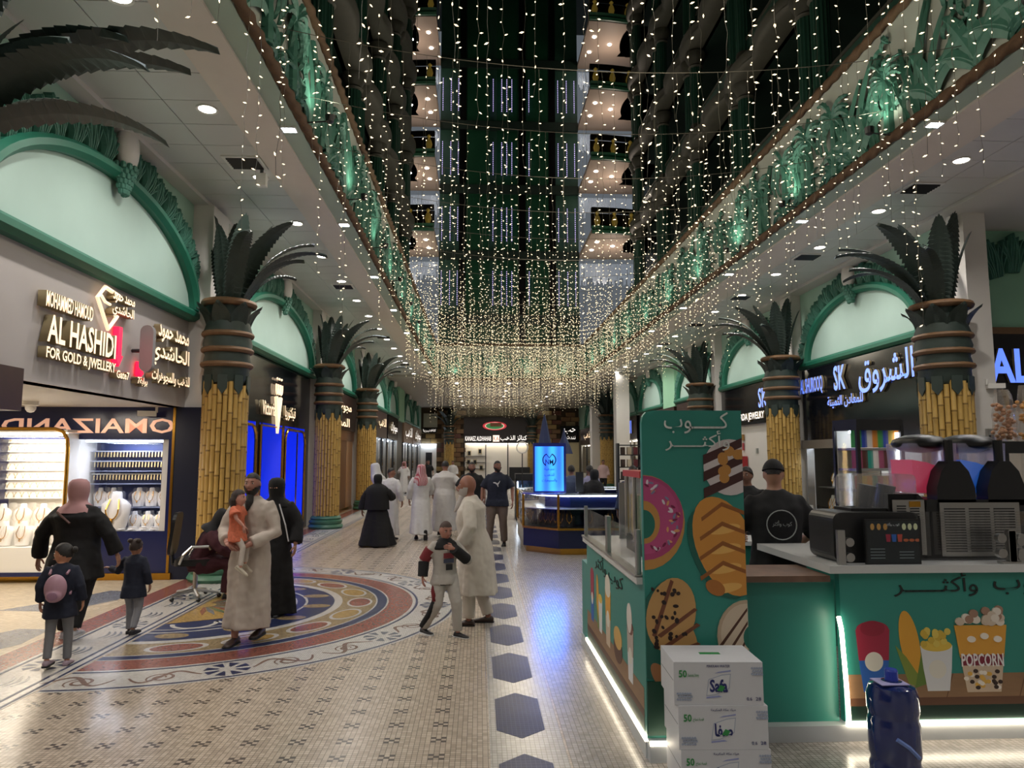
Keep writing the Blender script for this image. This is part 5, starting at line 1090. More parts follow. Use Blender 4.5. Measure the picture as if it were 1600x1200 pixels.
# --- water cartons and bottle
def carton(x,y,z,rz,lab,en):
    c=empty('water_carton',(x,y,z),rz,lab,'carton'); W,D,H=.5,.36,.233
    MB().box(-W/2,W/2,-D/2,D/2,0,H).obj('box',mat('carton_white','#c9c9cc',.5,vary=.04),c); P=Print(c,((0,-D/2-.0005,0),(1,0,0),(0,0,1),(0,-1,0)),(-W/2,W/2,0,H))
    gy=pm('carton_grey','#9aa3b5'); nv=pm('carton_navy','#232a66'); gn=pm('carton_green','#2f8a45'); lv=pm('carton_lavender','#8f95c0')
    P.poly('leaf_outline',[(-.07,.05),(-.02,.055),(.06,.09),(.07,.17),(.02,.165),(-.055,.14)],gy); P.poly('leaf_field',[(-.066,.054),(-.02,.059),(.056,.093),(.066,.166),(.02,.161),(-.052,.137)],pm('carton_face','#cfcfd2')); P.poly('swoosh',[(-.02,.172),(.07,.182),(.07,.19),(.0,.18)],lv); P.poly('swoosh',[(-.07,.036),(.02,.045),(.0,.052),(-.07,.045)],lv)
    for k in range(18): q=(k%6,k//6); P.ell('dot_pattern',(.19+.014*q[0]+.007*(q[1]%2),.2-.016*q[1]),.007,.007,gy,n=6); P.ell('dot_pattern',(-.23+.014*q[0]+.007*(q[1]%2),.03+.016*q[1]),.007,.007,gy,n=6)
    pass; f=c.matrix_basis
    def tx(t,u,v,w,h,m,b=.0):
        me=text_mesh(t,w,h,.0008,b); o=link('print_lettering',me,m,c); o.matrix_local=Matrix(((1,0,0,u),(0,0,-1,-D/2-.003),(0,1,0,v),(0,0,0,1)))
    tx('50',-.2,.17,.045,.04,gn,.02); tx('Success Story' if en else 'قصة نجاح',-.14,.16,.06,.022,gn)
    if en: tx('MAKKAH WATER',0,.212,.13,.014,nv); tx('Safa',0,.105,.1,.07,nv,.03)
    else: tx('مياه مكة المكرمة',0,.212,.14,.016,nv); tx('صفا',0,.105,.1,.07,nv,.03)
    P.poly('logo_accent',[(-.01,.08),(.02,.075),(.035,.1),(.01,.11)],gn)
    tx('0.6',.17,.035,.03,.018,nv); tx('28',.22,.035,.03,.018,nv)
    MB().box(-W/2-.001,-W/2,-D/2+.02,D/2-.02,H*.55,H*.56).obj('seam_line',m_dark,c); MB().box(-.06,.06,-.02,.02,H,H+.001).obj('top_print',gn,c)
carton(1.385,4.25,0,R(-2),'bottom white water carton of the stack, on the floor by the kiosk',False); carton(1.375,4.25,.234,R(-2),'middle white water carton of the stack by the kiosk',False); carton(1.36,4.26,.468,R(-3),'top white water carton of the stack by the kiosk',True)
wb=empty('water_bottle',(2.37,4.12,0),0,'large dark blue refillable water bottle with spigot label in front of the kiosk','water bottle')
mblue=mat('blue_polycarbonate','#16265e',.08,vary=.1,spec=.8,coat=.5)
MB().lathe([(.12,0),(.135,.02),(.137,.12),(.128,.14),(.128,.16),(.137,.18),(.137,.36),(.13,.38),(.13,.4),(.137,.42),(.137,.5),(.12,.55),(.06,.575),(.035,.58)],28).obj('body',mblue,wb,smooth=45); MB().lathe([(.036,.58),(.036,.63),(.03,.64)],16).obj('cap',mat('cap_blue','#2238a0',.4),wb); MB().box(-.1,.06,-.08,.05,.571,.576).obj('top_label',mat('label_lilac','#a9a4d0',.4),wb)
MB().tube([(-.06,-.13,.3),(.0,-.14,.26),(.06,-.13,.2)],.012,6).obj('handle_strap',mat('strap_clear','#6f86c0',.2),wb)
# ================================================================ ROUND JEWELLERY KIOSK
m_navyk=mat('kiosk_navy_gloss','#131a3c',.15)
nk=empty('jewellery_kiosk',(2.55,15.3,0),0,'octagonal glass jewellery counter with navy base and gold trim','kiosk')
def octo(r,cut=.62):
    a,b=r,r*cut; return [(-b,-a),(b,-a),(a,-b),(a,b),(b,a),(-b,a),(-a,b),(-a,-b)]
def ocol(name,r0,r1,z0,z1,m,inner=None):
    mb=MB(); mb.loft([[(x,y,z0) for x,y in octo(r0)],[(x,y,z1) for x,y in octo(r1)]])
    return mb.obj(name,m,nk)
def oring(name,r,t,z0,z1,m):
    A=octo(r); B=octo(r-t); mb=MB(); n=8
    vs=[(x,y,z0) for x,y in A]+[(x,y,z1) for x,y in A]+[(x,y,z1) for x,y in B]+[(x,y,z0) for x,y in B]; fs=[]
    for k in range(4):
        for i in range(n): j=(i+1)%n; fs.append((k*n+i,k*n+j,((k+1)%4)*n+j,((k+1)%4)*n+i))
    return mb.add(vs,fs).obj(name,m,nk)
oring('gold_plinth',1.6,.3,0,.12,m_gold); oring('navy_base',1.66,.35,.12,.46,m_navyk); oring('gold_rail',1.68,.06,.46,.5,m_gold); oring('display_deck',1.64,.5,.46,.5,m_dark); oring('glass_wall',1.66,.012,.5,1.12,m_glass); oring('mid_shelf',1.6,.4,.84,.855,m_chrome); oring('glass_top',1.66,.5,1.12,1.135,m_glass); oring('top_trim',1.68,.03,1.12,1.15,m_chrome); oring('back_board',1.2,.04,.46,1.1,m_navyk)
for x,y in octo(1.66): MB().tube([(x,y,.5),(x,y,1.13)],.025,8).obj('gold_post',m_gold,nk)
oring('case_light',1.25,.03,1.07,1.1,m_tubecool)
k=0
for face in range(3):
    for i in range(5):
        if face==0: x,y,a=-.8+.4*i,-1.42,0
        elif face==1: x,y,a=-1.42,-.75+.38*i,R(-90)
        else: x,y,a=-1.28+.09*i,-1.02-.09*i,R(-45)
        e=empty('necklace_bust',(2.55+x,15.3+y,.505),a,'dark necklace bust on the lower deck of the octagonal counter','necklace bust','busts in the octagonal counter'); link('bust_form',MB().mesh('x') if False else BUST_D if 'BUST_D' in globals() else None,None,e) if False else None
        b=BUST.copy() if k==0 else BD
        if k==0: BD=b; BD.materials.clear(); BD.materials.append(mat('black_velvet','#1a1c24',.8))
        link('bust_form',BD,None,e); link('necklace',NECK,None,e); k+=1
# standing light box
lb=empty('light_box_sign',(1.42,14.35,1.13),0,'glowing blue standing light box with round monogram on the jewellery counter','sign')
m_lb=mat('light_box_blue','#2f7de0',.4); kk=NB(m_lb); sp=kk.n('ShaderNodeSeparateXYZ'); kk.l(kk.tc.outputs['Object'],sp.inputs[0]); wv=kk.math('SINE',kk.math('MULTIPLY',sp.outputs[0],24.)); rp_=kk.n('ShaderNodeMapRange'); rp_.inputs[1].default_value=-1; kk.l(wv,rp_.inputs[0]); mixc=kk.mix(rp_.outputs[0],'#2a58f0','#38a0f5'); kk.l(mixc,kk.b.inputs['Emission Color']); kk.b.inputs['Emission Strength'].default_value=1.0
bx('cabinet',(-.32,.34,.0,.14,.0,1.0),mat('light_box_navy','#1c2a80',.4),lb); bx('lit_face',(-.29,.29,-.012,.0,.04,.93),m_lb,lb)
pass
mk=mat('light_box_ink','#14246a',.5)
o=MB().tube([(.13*math.cos(R(t)),-.016,.66+.13*math.sin(R(t))) for t in list(range(60,-61,-15))],.012,5).obj('monogram_arc',mk,lb); o=MB().tube([(.13*math.cos(R(t)),-.016,.66+.13*math.sin(R(t))) for t in range(120,241,15)],.012,5).obj('monogram_arc',mk,lb); MB().tube([(-.1,-.016,.74),(-.06,-.016,.78),(0,-.016,.7),(.06,-.016,.78),(.1,-.016,.74)],.011,5).obj('monogram_arc',mk,lb)
sign_text('monogram','NM','F',Vector((1.42,14.33,1.13+.62)),.16,.1,mk,.006,lb,.01)
for t,z,w in (('نجم طيبة',.47,.2),('للذهب',.36,.2),('والمجوهرات',.25,.3)): sign_text('script_line',t,'F',Vector((1.42,14.33,1.13+z)),w,.07,mk,.006,lb)
light('light_box_beam','AREA',(1.42,14.3,1.62),13,'#3f7bff',.6,None,rot=(R(-90),0,0))
bx('counter_monitor',(1.95,2.1,14.3,14.34,1.15,1.55),m_dark,label='slim dark counter screen right of the blue light box',cat='screen')
st=empty('display_tower',(3.3,14.6,1.13),0,'dark display tower of small boxed goods on the jewellery counter','display stand'); bx('frame',(-.45,.3,-.1,.1,0,.06),m_dark,st)
for z in (.25,.5,.75,.95): bx('shelf',(-.42,.28,-.1,.1,z,z+.02),m_dark,st)
for x in (-.44,.3): bx('upright',(x-.02,x+.02,-.1,.1,0,1.0),m_dark,st)
for z in (.27,.52,.77):
    for i in range(5): bx('boxed_item',(-.38+.13*i,-.3+.13*i,-.08,.02,z,z+.15),mat('boxed_%d'%(i%3),('#3a2a22','#b5a48a','#5a1f24')[i%3],.5),st)
rl=empty('ring_lamp',(1.25,20.5,0),0,'ring lamp on a thin tripod before the end shop','lamp'); MB().tube([(0,0,.0),(0,0,1.95)],.015,6).obj('pole',m_black,rl); MB().tube([(.16*math.cos(R(t)),0,2.12+.16*math.sin(R(t))) for t in range(0,361,20)],.02,6).obj('ring',m_lampring,rl)
for a in (0,120,240): MB().tube([(0,0,.45),(.3*math.cos(R(a)),.3*math.sin(R(a)),.01)],.012,5).obj('leg',m_black,rl)
cf=empty('glass_cooler',(1.45,21.6,0),0,'small lit glass-front cooler left of the blue light box','fridge')
for b in ((-.35,.35,-.3,.3,0,.12),(-.35,.35,-.3,.3,1.15,1.35),(-.35,.35,.26,.3,.1,1.2),(-.35,-.31,-.3,.3,.1,1.2),(.31,.35,-.3,.3,.1,1.2)): bx('cabinet',b,m_dark,cf)
bx('cool_light',(-.3,-.27,-.27,-.24,.15,1.12),m_tubecool,cf); bx('inner_back',(-.31,.31,.22,.26,.12,1.15),mat('cooler_blue','#7f93c9',.4),cf)
for z in (.35,.6,.85):
    bx('shelf',(-.31,.31,-.25,.24,z,z+.015),m_chrome,cf)
    for i in range(6): MB().lathe([(.035,0),(.035,.14),(.015,.19)],8).obj('bottle',mat('cooler_bottle','#3a5a78',.2),cf,(-.25+.1*i,-.1,z+.015))
bo=empty('blue_ornament',(2.2,22.5,0),0,'pair of dark blue pointed fabric peaks above the light box','ornament'); MB().lathe([(.1,0),(.1,2.0)],10).obj('stand',m_dark,bo)
for x,h,r in ((-.12,3.2,.32),(.5,2.75,.28)): MB().lathe([(r,1.95),(r*.7,2.2),(r*.25,h-.25),(.01,h)],7).obj('peak',mat('ornament_blue','#1d2c5c',.5),bo,(x,0,0))
# office chair
oc=empty('office_chair',(-3.72,9.75,0),R(-80),'black office swivel chair with mesh back and chrome arms by the left pier','chair')
MB().prism(rrect(.48,.46,.08),((0,0,.45),(1,0,0),(0,1,0),(0,0,1)),0,.08).obj('seat',m_black,oc); MB().prism(rrect(.44,.55,.12),((0,-.25,.85),(1,0,0),(0,.12,.99),(0,-1,.1)),0,.04).obj('backrest',m_black,oc)
MB().tube([(0,0,.1),(0,0,.45)],.03,8).obj('gas_lift',m_chrome,oc)
MB().tube([(0,-.05,.44),(0,-.28,.46),(0,-.31,.7)],.03,8).obj('back_support',m_black,oc)
for s in (-1,1): MB().tube([(s*.25,-.15,.48),(s*.29,-.1,.6),(s*.29,0,.7),(s*.29,.2,.7),(s*.27,.22,.66)],.018,6).obj('armrest',m_chrome,oc)
for i in range(5): a=R(72*i+20); MB().tube([(0,0,.12),(.3*math.cos(a),.3*math.sin(a),.07)],[.025,.018],6).obj('base_leg',m_chrome,oc); MB().ell((.3*math.cos(a),.3*math.sin(a),.032),(.03,.03,.03),8,5).obj('caster',m_black,oc)
# ================================================================ PEOPLE
def remesh(mb, vox, m, name, wr=0., wscale=9., smooth=2):
    me=mb.mesh(name+'_raw'); o=bpy.data.objects.new('tmp',me); TS.collection.objects.link(o)
    md=o.modifiers.new('r','REMESH'); md.mode='VOXEL'; md.voxel_size=vox; md.use_smooth_shade=True
    if smooth: sm=o.modifiers.new('s','SMOOTH'); sm.factor=.5; sm.iterations=smooth
    TS.view_layers[0].update(); dg=TS.view_layers[0].depsgraph
    out=bpy.data.meshes.new_from_object(o.evaluated_get(dg)); out.name=name
    bpy.data.objects.remove(o); bpy.data.meshes.remove(me)
    if wr:
        nm=[v.normal.copy() for v in out.vertices]
        for v,n in zip(out.vertices,nm):
            p=v.co; k=noise.noise(Vector((p.x*wscale,p.y*wscale,p.z*wscale*.35)))+.5*noise.noise(p*wscale*2.1); v.co=p+n*k*wr
    out.materials.clear(); out.materials.append(m)
    out.polygons.foreach_set('use_smooth',[True]*len(out.polygons)); out.update(); return out
SK={}
def skin(h): return mat('skin_'+h[1:],tuple(min(1,c*1.35) for c in lin(h)),.5,vary=.06,vscale=20)
def cloth(nm,h,r=.85): return mat('cloth_'+nm,h,r,vary=.07,vscale=8,bump=.12,bscale=240)
m_eye=mat('eye_dark','#15100e',.2); m_eyew=mat('eye_white','#d8d2cc',.3)
def check_cloth(nm,a,b,s=42):
    if nm in MATS: return MATS[nm]
    m=mat(nm,a,.85); k=NB(m); sp=k.n('ShaderNodeSeparateXYZ'); k.l(k.tc.outputs['Object'],sp.inputs[0])
    u=k.math('SINE',k.math('MULTIPLY',k.math('ADD',sp.outputs[0],sp.outputs[2]),s*2.4)); v=k.math('SINE',k.math('MULTIPLY',k.math('SUBTRACT',sp.outputs[1],sp.outputs[2]),s*2.4))
    f=k.math('GREATER_THAN',k.math('MULTIPLY',u,v),.05); k.l(k.mix(f,a,b),k.b.inputs['Base Color']); return m
def hdir(th,ph): return Vector((math.cos(ph)*math.cos(th),math.cos(ph)*math.sin(th),math.sin(ph)))
def hpt(d, child=0.):
    """head surface: d is a unit direction, +Y looks forward"""
    x,y,z=d.x*.074,d.y*.094,d.z*.116
    if d.z<0: k=(-d.z)**1.4; x*=1-.30*k*(1-.4*child); y*=1-.12*k; y+= .012*k*(1 if d.y>0 else .4)
    if d.z>0: x*=1+.05*d.z; y*=1+.06*d.z*(1-d.y)
    if d.y>0:
        g=lambda cx,cz,sx,sz: math.exp(-((x-cx)/sx)**2-((z-cz)/sz)**2)
        y+= .024*(1-.3*child)*g(0,-.022,.012,.017)+.014*g(0,.0,.009,.022)     # nose
        y-= .010*g(.031,.012,.015,.011)+.010*g(-.031,.012,.015,.011)         # eye sockets
        y+= .006*g(0,.034,.04,.01)                                          # brow
        y+= .007*g(0,-.057,.022,.008)-.004*g(0,-.047,.02,.004)             # lips
        y+= .008*g(0,-.092,.018,.014)                                       # chin
    return Vector((x,y,z))
def head_grid(off=0., keep=None, ext=None, nu=36, nv=26, child=0.):
    V=[];idx={};F=[]
    for j in range(nv+1):
        ph=-math.pi/2+math.pi*(.015+.97*j/nv)
        for i in range(nu):
            d=hdir(2*math.pi*i/nu,ph); p=hpt(d,child)+d*off
            if ext: p=ext(d,p)
            idx[(i,j)]=len(V); V.append(p)
    for j in range(nv):
        for i in range(nu):
            q=((i,j),((i+1)%nu,j),((i+1)%nu,j+1),(i,j+1))
            if keep:
                ph=-math.pi/2+math.pi*(.015+.97*(j+.5)/nv)
                if not keep(hdir(2*math.pi*(i+.5)/nu,ph)): continue
            F.append(tuple(idx[c] for c in q))
    if not keep: F.append(tuple(idx[(i,0)] for i in range(nu-1,-1,-1))); F.append(tuple(idx[(i,nv)] for i in range(nu)))
    return V,F
def hand(mb, W, d, n, s=1., curl=.5, side=1):
    """palm and five fingers: W wrist, d along the hand, n out of the back of the hand; curl bends towards -n"""
    d=Vector(d).normalized(); n=Vector(n); n=(n-d*n.dot(d)).normalized(); t=d.cross(n)*side; W=Vector(W)
    rings=[]
    for a,hw,th in ((-.01,.022,.018),(.02,.032,.017),(.05,.039,.016),(.085,.041,.013),(.095,.036,.009)):
        c=W+d*a*s; rings.append([c+t*hw*s*math.cos(k*math.pi/5)+n*th*s*math.sin(k*math.pi/5) for k in range(10)])
    mb.loft(rings)
    for q,L,o in ((-.028,.062,.082),(-.0095,.074,.09),(.0095,.078,.09),(.028,.07,.084)):
        p=W+d*o*s+t*(-q)*s; pts=[p-d*.012*s]; a=.1+curl*.25
        for k,f in enumerate((.45,.32,.23)):
            pts.append(pts[-1]+(d*math.cos(a)-n*math.sin(a))*(L*f+(.012 if k==0 else 0))*s); a+=curl*(.9,.8,.5)[k]
        mb.tube(pts,[.0088*s,.0086*s,.0078*s,.006*s],6)
    b=W+d*.025*s+t*.03*s; pts=[b-t*.012*s,b+(t*.8+d*.7-n*.3).normalized()*.034*s]; pts.append(pts[-1]+(d*.9+t*.25-n*(.3+curl*.5)).normalized()*.03*s); pts.append(pts[-1]+(d-n*(.3+curl*.6)).normalized()*.022*s); mb.tube(pts,[.012*s,.011*s,.0095*s,.007*s],6)
def person(label, x, y, face, H, skn='#8a5f48', hk=1., lean=0., yaw=0., nod=0., arms=None, legs=None, wear=(), hair=None, beard=None, cover=None, fat=1., dz=0., vox=.014, face_on=True, group=None, hands=True, curl=.5):
    s=H/(1.478+.25*hk); root=empty('person',(x,y,0),face,label,'person',group); root.scale=(s,s,s)
    Lr=Matrix.Rotation(-lean,4,'X'); piv=Vector((0,0,.93))
    def T(p): p=Vector(p); return (Lr@(p-piv)+piv+Vector((0,0,dz))) if p.z>.9 else p+Vector((0,0,dz))
    A=dict(Le=(-.26,-.03,1.16),Lw=(-.28,.06,.92),Lh=(0,.15,-1),Ln=(-1,0,0),Re=(.26,-.03,1.16),Rw=(.28,.06,.92),Rh=(0,.15,-1),Rn=(1,0,0)); A.update(arms or {})
    G=dict(Lk=(-.1,.03,.5),La=(-.1,-.01,.085),Lf=(0,1,0),Rk=(.1,.03,.5),Ra=(.1,-.01,.085),Rf=(0,1,0),Lhip=(-.09,0,.93),Rhip=(.09,0,.93)); G.update(legs or {})
    for k in ('Lk','La','Rk','Ra'): G[k]=Vector(G[k])
    S={'L':T((-.175,0,1.39)),'R':T((.175,0,1.39))}
    Hc=T((0,.018,1.612)); Hm=Matrix.Translation(Hc)@Matrix.Rotation(yaw,4,'Z')@Matrix.Rotation(-nod,4,'X')@Matrix.Scale(hk,4)
    sm=skin(skn)
    # --- body
    b=MB(); ring=lambda z,rx,ry,n=18,oy=0.: [T((rx*math.cos(2*math.pi*k/n),ry*math.sin(2*math.pi*k/n)+oy,z)) for k in range(n)]
    b.loft([ring(.87,.15,.105),ring(.95,.165,.115),ring(1.08,.142,.105),ring(1.2,.15,.11),ring(1.33,.168,.112),ring(1.42,.15,.09),ring(1.465,.085,.07),ring(1.5,.058,.06,18,.008),ring(1.58,.055,.06,18,.015)])
    V,F=head_grid(child=max(0,hk-1)*2); b.add([Hm@v for v in V],F)
    for e in (-1,1): b.ell(Hm@Vector((e*.076,-.005,-.005)),(.010*hk,.02*hk,.032*hk),8,6)
    for sd in 'LR':
        b.tube([S[sd],(S[sd]+Vector(A[sd+'e']))/2,A[sd+'e'],(Vector(A[sd+'e'])*.5+Vector(A[sd+'w'])*.5),A[sd+'w']],[.052,.048,.04,.037,.027],10)
        hp=Vector(G[sd+'hip'])+Vector((0,0,dz)); kn=G[sd+'k']; an=G[sd+'a']; b.tube([hp,(hp+kn)/2,kn,(kn*.6+an*.4),an,an-Vector((0,0,.03))],[.088,.076,.056,.054,.036,.036],10)
    body=remesh(b,vox,sm,'body',0,smooth=1)
    if hands:
        hb=MB()
        for sd,sg in (('L',1),('R',-1)): hand(hb,A[sd+'w'],A[sd+'h'],A[sd+'n'],1.,curl,sg)
        tmp=hb.mesh('h'); import bmesh as _b; bm=_b.new(); bm.from_mesh(body); bm.from_mesh(tmp); bm.to_mesh(body); bm.free(); bpy.data.meshes.remove(tmp); body.polygons.foreach_set('use_smooth',[True]*len(body.polygons))
    link('body',body,None,root)
    if face_on:
        for e in (-1,1):
            p=Vector((e*.031,.081,.012)); ey=MB().ell((0,0,0),(.012*hk,.006*hk,.0065*hk),8,6).obj('eye',m_eyew,root,Hm@p); MB().ell((0,0,0),(.0062*hk,.004*hk,.0062*hk),8,6).obj('iris',m_eye,ey,Hm@(p+Vector((0,.0042,0)))-Hm@p)
            MB().ell((0,0,0),(.019*hk,.006*hk,.0035*hk),8,5).obj('eyebrow',mat('brow_dark','#1d1512',.8),root,Hm@Vector((e*.032,.09,.033)))
        MB().ell((0,0,0),(.02*hk,.006*hk,.0055*hk),8,5).obj('lips',mat('lip_'+skn[1:],tuple(c*f for c,f in zip(lin(skn),(.85,.55,.55))),.5),root,Hm@Vector((0,.094,-.057)))
    # --- clothes
    def sleeves(g,f,r0,r1,flare=1.):
        for sd in 'LR':
            e=Vector(A[sd+'e']); w_=Vector(A[sd+'w']); sh=S[sd]
            pts=[Vector((sh.x*.45,sh.y,sh.z-.03)),sh]
            if f<=.5: end=sh+(e-sh)*f*2; pts+=[(sh+end)/2,end]
            else: q=(f-.5)*2; pts+=[(sh+e)/2,e,(e+(w_-e)*q*.5),e+(w_-e)*q]
            n=len(pts); g.tube(pts,[.07,.074]+[r0+(r1-r0)*k/(n-3) for k in range(n-2)],12)
    for kind,m,o in wear:
        g=MB(); n=26
        if kind in ('thobe','abaya','shirt','dress'):
            hem=o.get('hem',.12); ax=G['La']; bx_=G['Ra']; cy=(ax.y+bx_.y)/2; sp=abs(ax.y-bx_.y)/2; cx=(ax.x+bx_.x)/2; sx=abs(ax.x-bx_.x)/2
            w0=o.get('w',.245 if kind=='thobe' else .34); top=((.93,.2,.15),(1.08,.188,.142),(1.22,.2,.15),(1.34,.215,.145),(1.42,.19,.105),(1.46,.12,.085),(1.49,.075,.07))
            rows=[]; zs=[hem+(.93-hem)*i/8 for i in range(8)] if hem<.9 else [hem]
            for z in zs:
                t=(.93-z)/.83 if hem<.9 else 0; ry=.16*fat+t*(max(.0,sp*.75)+.03+ (w0-.27)*.8); rx=.205*fat+t*(w0-.2)+max(0,sx-.1)*t
                pts=[]
                for k in range(n):
                    a=2*math.pi*k/n; f=1+t*.1*math.sin(5*a+o.get('ph',0))+t*.06*math.sin(9*a+1.3+o.get('ph',0)); pts.append(Vector((cx*t+rx*f*math.cos(a),cy*t+ry*f*math.sin(a),z))+Vector((0,0,dz)))
                rows.append(pts)
            for z,rx,ry in top:
                if z<hem: continue
                fz=fat if z<1.36 else 1+(fat-1)*.4
                rows.append([T((rx*fz*math.cos(2*math.pi*k/n),ry*fz*math.sin(2*math.pi*k/n)+(.03*(fat-1)*5 if 1.0<z<1.3 else 0),z)) for k in range(n)])
            g.loft(rows); sleeves(g,o.get('sleeve',.96),o.get('r0',.074),o.get('r1',.066))
        elif kind=='trousers':
            g.loft([[T((.18*fat*math.cos(2*math.pi*k/n),.135*fat*math.sin(2*math.pi*k/n),z)) if z>.9 else Vector((.185*fat*math.cos(2*math.pi*k/n),.135*fat*math.sin(2*math.pi*k/n),z+dz)) for k in range(n)] for z in (.84,.92,1.02)])
            for sd in 'LR':
                hp=Vector(G[sd+'hip'])+Vector((0,0,dz)); kn=G[sd+'k']; an=G[sd+'a']; r=o.get('r',1.); e=an+(kn-an)*o.get('short',.02); g.tube([hp,(hp+kn)/2,kn,(kn+e)/2,e],[.105*r*fat,.095*r*fat,.076*r,.07*r,.064*r],14)
        me=remesh(g,o.get('vox',max(vox,.016)),m,kind,o.get('wr',.011),o.get('ws',9.),2); c=link(o.get('name',kind),me,None,root)
    if hair:
        kind,m=hair
        ks={'short':lambda d: d.z>.22+.42*d.y if d.y>0 else d.z>-.28+.5*(d.y+1)*.6,'crop':lambda d: d.z>.35+.3*d.y if d.y>0 else d.z>-.15+.5*(d.y+1),'long':lambda d: (d.z>.3+.35*d.y) if d.y>0.1 else True,'cap':lambda d: d.z>.2}
        def ex(d,p):
            if kind=='long' and d.z<.1 and d.y<.2: return Vector((p.x*1.12,p.y*1.1-.012,p.z-.09*(.1-d.z)))
            return p
        V,F=head_grid(.012 if kind!='crop' else .004,ks[kind],ex); 
        hm=MB().add([Hm@v for v in V],F).mesh('hair',m,True); link('hair',hm,None,root)
    if beard:
        ln,m=beard
        V,F=head_grid(.012,lambda d: d.y>-.1 and d.z<-.58+.45*abs(d.x) ,lambda d,p: Vector((p.x,p.y+.012*max(0,-d.z),p.z-min(ln,.03)*max(0,-d.z-.3)*max(0,d.y+.3))))
        link('beard',MB().add([Hm@v for v in V],F).mesh('beard',m,True),None,root)
    if beard and beard[0]>.05:
        ln,m=beard; g=MB().tube([Hm@Vector((0,.05,-.085)),Hm@Vector((0,.058,-.112)),Hm@Vector((0,.085,-.12-ln*.45)),Hm@Vector((0,.062+.5*ln,-.12-ln))],[.018,.038,.044,.012],12); link('beard_length',remesh(g,.008,m,'beard_length',.004,30.,1),None,root)
    if cover:
        kind,m=cover; rows=[]; n=28
        # drape from the crown to the shoulders, leaving the face clear in front when open
        prof=((.142,.02,.03,0),(.134,.065,.085,0),(.1,.096,.118,0),(.05,.105,.126,0),(0,.104,.124,0),(-.05,.098,.114,0),(-.09,.09,.104,0),(-.12,.1,.106,-.005),(-.15,.14,.118,-.01),(-.185,.185,.14,-.015),(-.23,.205,.15,-.02))
        if kind=='veil': prof=prof[:7]+((-.11,.13,.12,-.01),(-.15,.2,.15,-.02),(-.2,.255,.185,-.03),(-.34,.27,.2,-.04),(-.55,.29,.215,-.04),(-.72,.3,.225,-.04))
        if kind=='ghutra': prof=prof[:4]+((-.02,.114,.13,0),(-.08,.12,.132,-.004),(-.14,.14,.135,-.01),(-.2,.175,.145,-.02),(-.28,.19,.15,-.03),(-.36,.15,.14,-.04))
        op=.62 if kind in('hijab','ghutra') else 0.
        for z,rx,ry,oy in prof:
            P=[]; o2=op if -.1<z<.075 else op*.5 if z>-.16 and z<.1 else 0.
            for k in range(n+1):
                a=math.pi/2+o2+(2*math.pi-2*o2)*k/n; f=1+(.05*math.sin(6*a) if z<-.12 else 0.)
                P.append(Hm@Vector((rx*f*math.cos(a),ry*f*math.sin(a)+oy-.006,z)))
            rows.append(P)
        link('head_cover',MB().loft(rows,close=False).add([p+Vector((0,0,.004)) for p in rows[0]],[tuple(range(n+1))]).mesh('head_cover',m,True),None,root)
        if kind=='niqab':
            MB().ell((0,0,0),(.052*hk,.012,.013*hk),10,6).obj('eye_opening',sm,root,Hm@Vector((0,.106,.012)))
            for e in (-1,1): MB().ell((0,0,0),(.009,.005,.006),8,5).obj('eye',m_eye,root,Hm@Vector((e*.028,.117,.012)))
        if kind=='ghutra': MB().tube([Hm@Vector((.083*math.cos(R(t)),.104*math.sin(R(t))-.008,.098)) for t in range(0,361,20)],.011,6).obj('agal_cord',m_black,root)
    return root,s,Hm,G,A
def shoe(root,an,f,m,sole,s=1.,slip=False):
    an=Vector(an); f=Vector(f).normalized(); t=Vector((-f.y,f.x,0)) if abs(f.z)<.9 else Vector((1,0,0)); up=t.cross(f)*-1; up=f.cross(t)*-1 if up.z<0 else up
    if up.z<0: up=-up
    rows=[]
    for a,hw,h in ((-.065,.022,.05),(-.05,.036,.075),(.0,.04,.08),(.06,.042,.062),(.12,.047,.045),(.17,.04,.035),(.19,.02,.025)):
        c=an+f*a*s-up*.085*s; rows.append([c+t*hw*s*math.cos(2*math.pi*k/12)+up*(h*.5*s+h*.5*s*math.sin(2*math.pi*k/12)) for k in range(12)])
    sho=MB().loft(rows).obj('shoe',m,root,smooth=True)
    so=[]
    for a,hw in ((-.07,.025),(-.05,.04),(.05,.043),(.12,.05),(.18,.04),(.197,.015)):
        c=an+f*a*s-up*.086*s; so.append([c+t*hw*s+up*.016*s,c-t*hw*s+up*.016*s,c-t*hw*s-up*.006*s,c+t*hw*s-up*.006*s])
    MB().loft(so).obj('sole',sole,sho)
def shoes(P,m,sole,s=1.):
    r,_,_,G,_2=P
    for k in 'LR': shoe(r,G[k+'a'],G[k+'f'],m,sole,s)
TSN='people_workshop'
TS=bpy.data.scenes.new(TSN)
PI=math.pi
c_white=cloth('white','#c9c7c6'); c_cream=cloth('cream','#c5bdb2'); c_beige=cloth('beige_thobe','#b3a79c'); c_black=cloth('black','#0e0e11'); c_navy=cloth('navy','#161c2e'); c_grey=cloth('grey_legging','#77787c'); c_taupe=cloth('taupe','#6b5d54'); c_maroon=cloth('maroon','#3e1420')
h_black=mat('hair_black','#15110f',.6,vary=.3,vscale=60,bump=.4,bscale=180); h_brown=mat('hair_brown','#2b1c16',.6,vary=.3,vscale=60,bump=.4,bscale=180); h_stub=mat('hair_stubble','#4a3a34',.8); h_white=mat('beard_white','#b5aeaa',.8,bump=.5,bscale=150)
s_dark=mat('shoe_dark','#1a1a1e',.5); s_white=mat('shoe_white','#c8c8cc',.5); s_brown=mat('shoe_brown','#3a2a24',.5); sole_d=mat('sole_dark','#232326',.7); sole_w=mat('sole_white','#c9c9c9',.6)
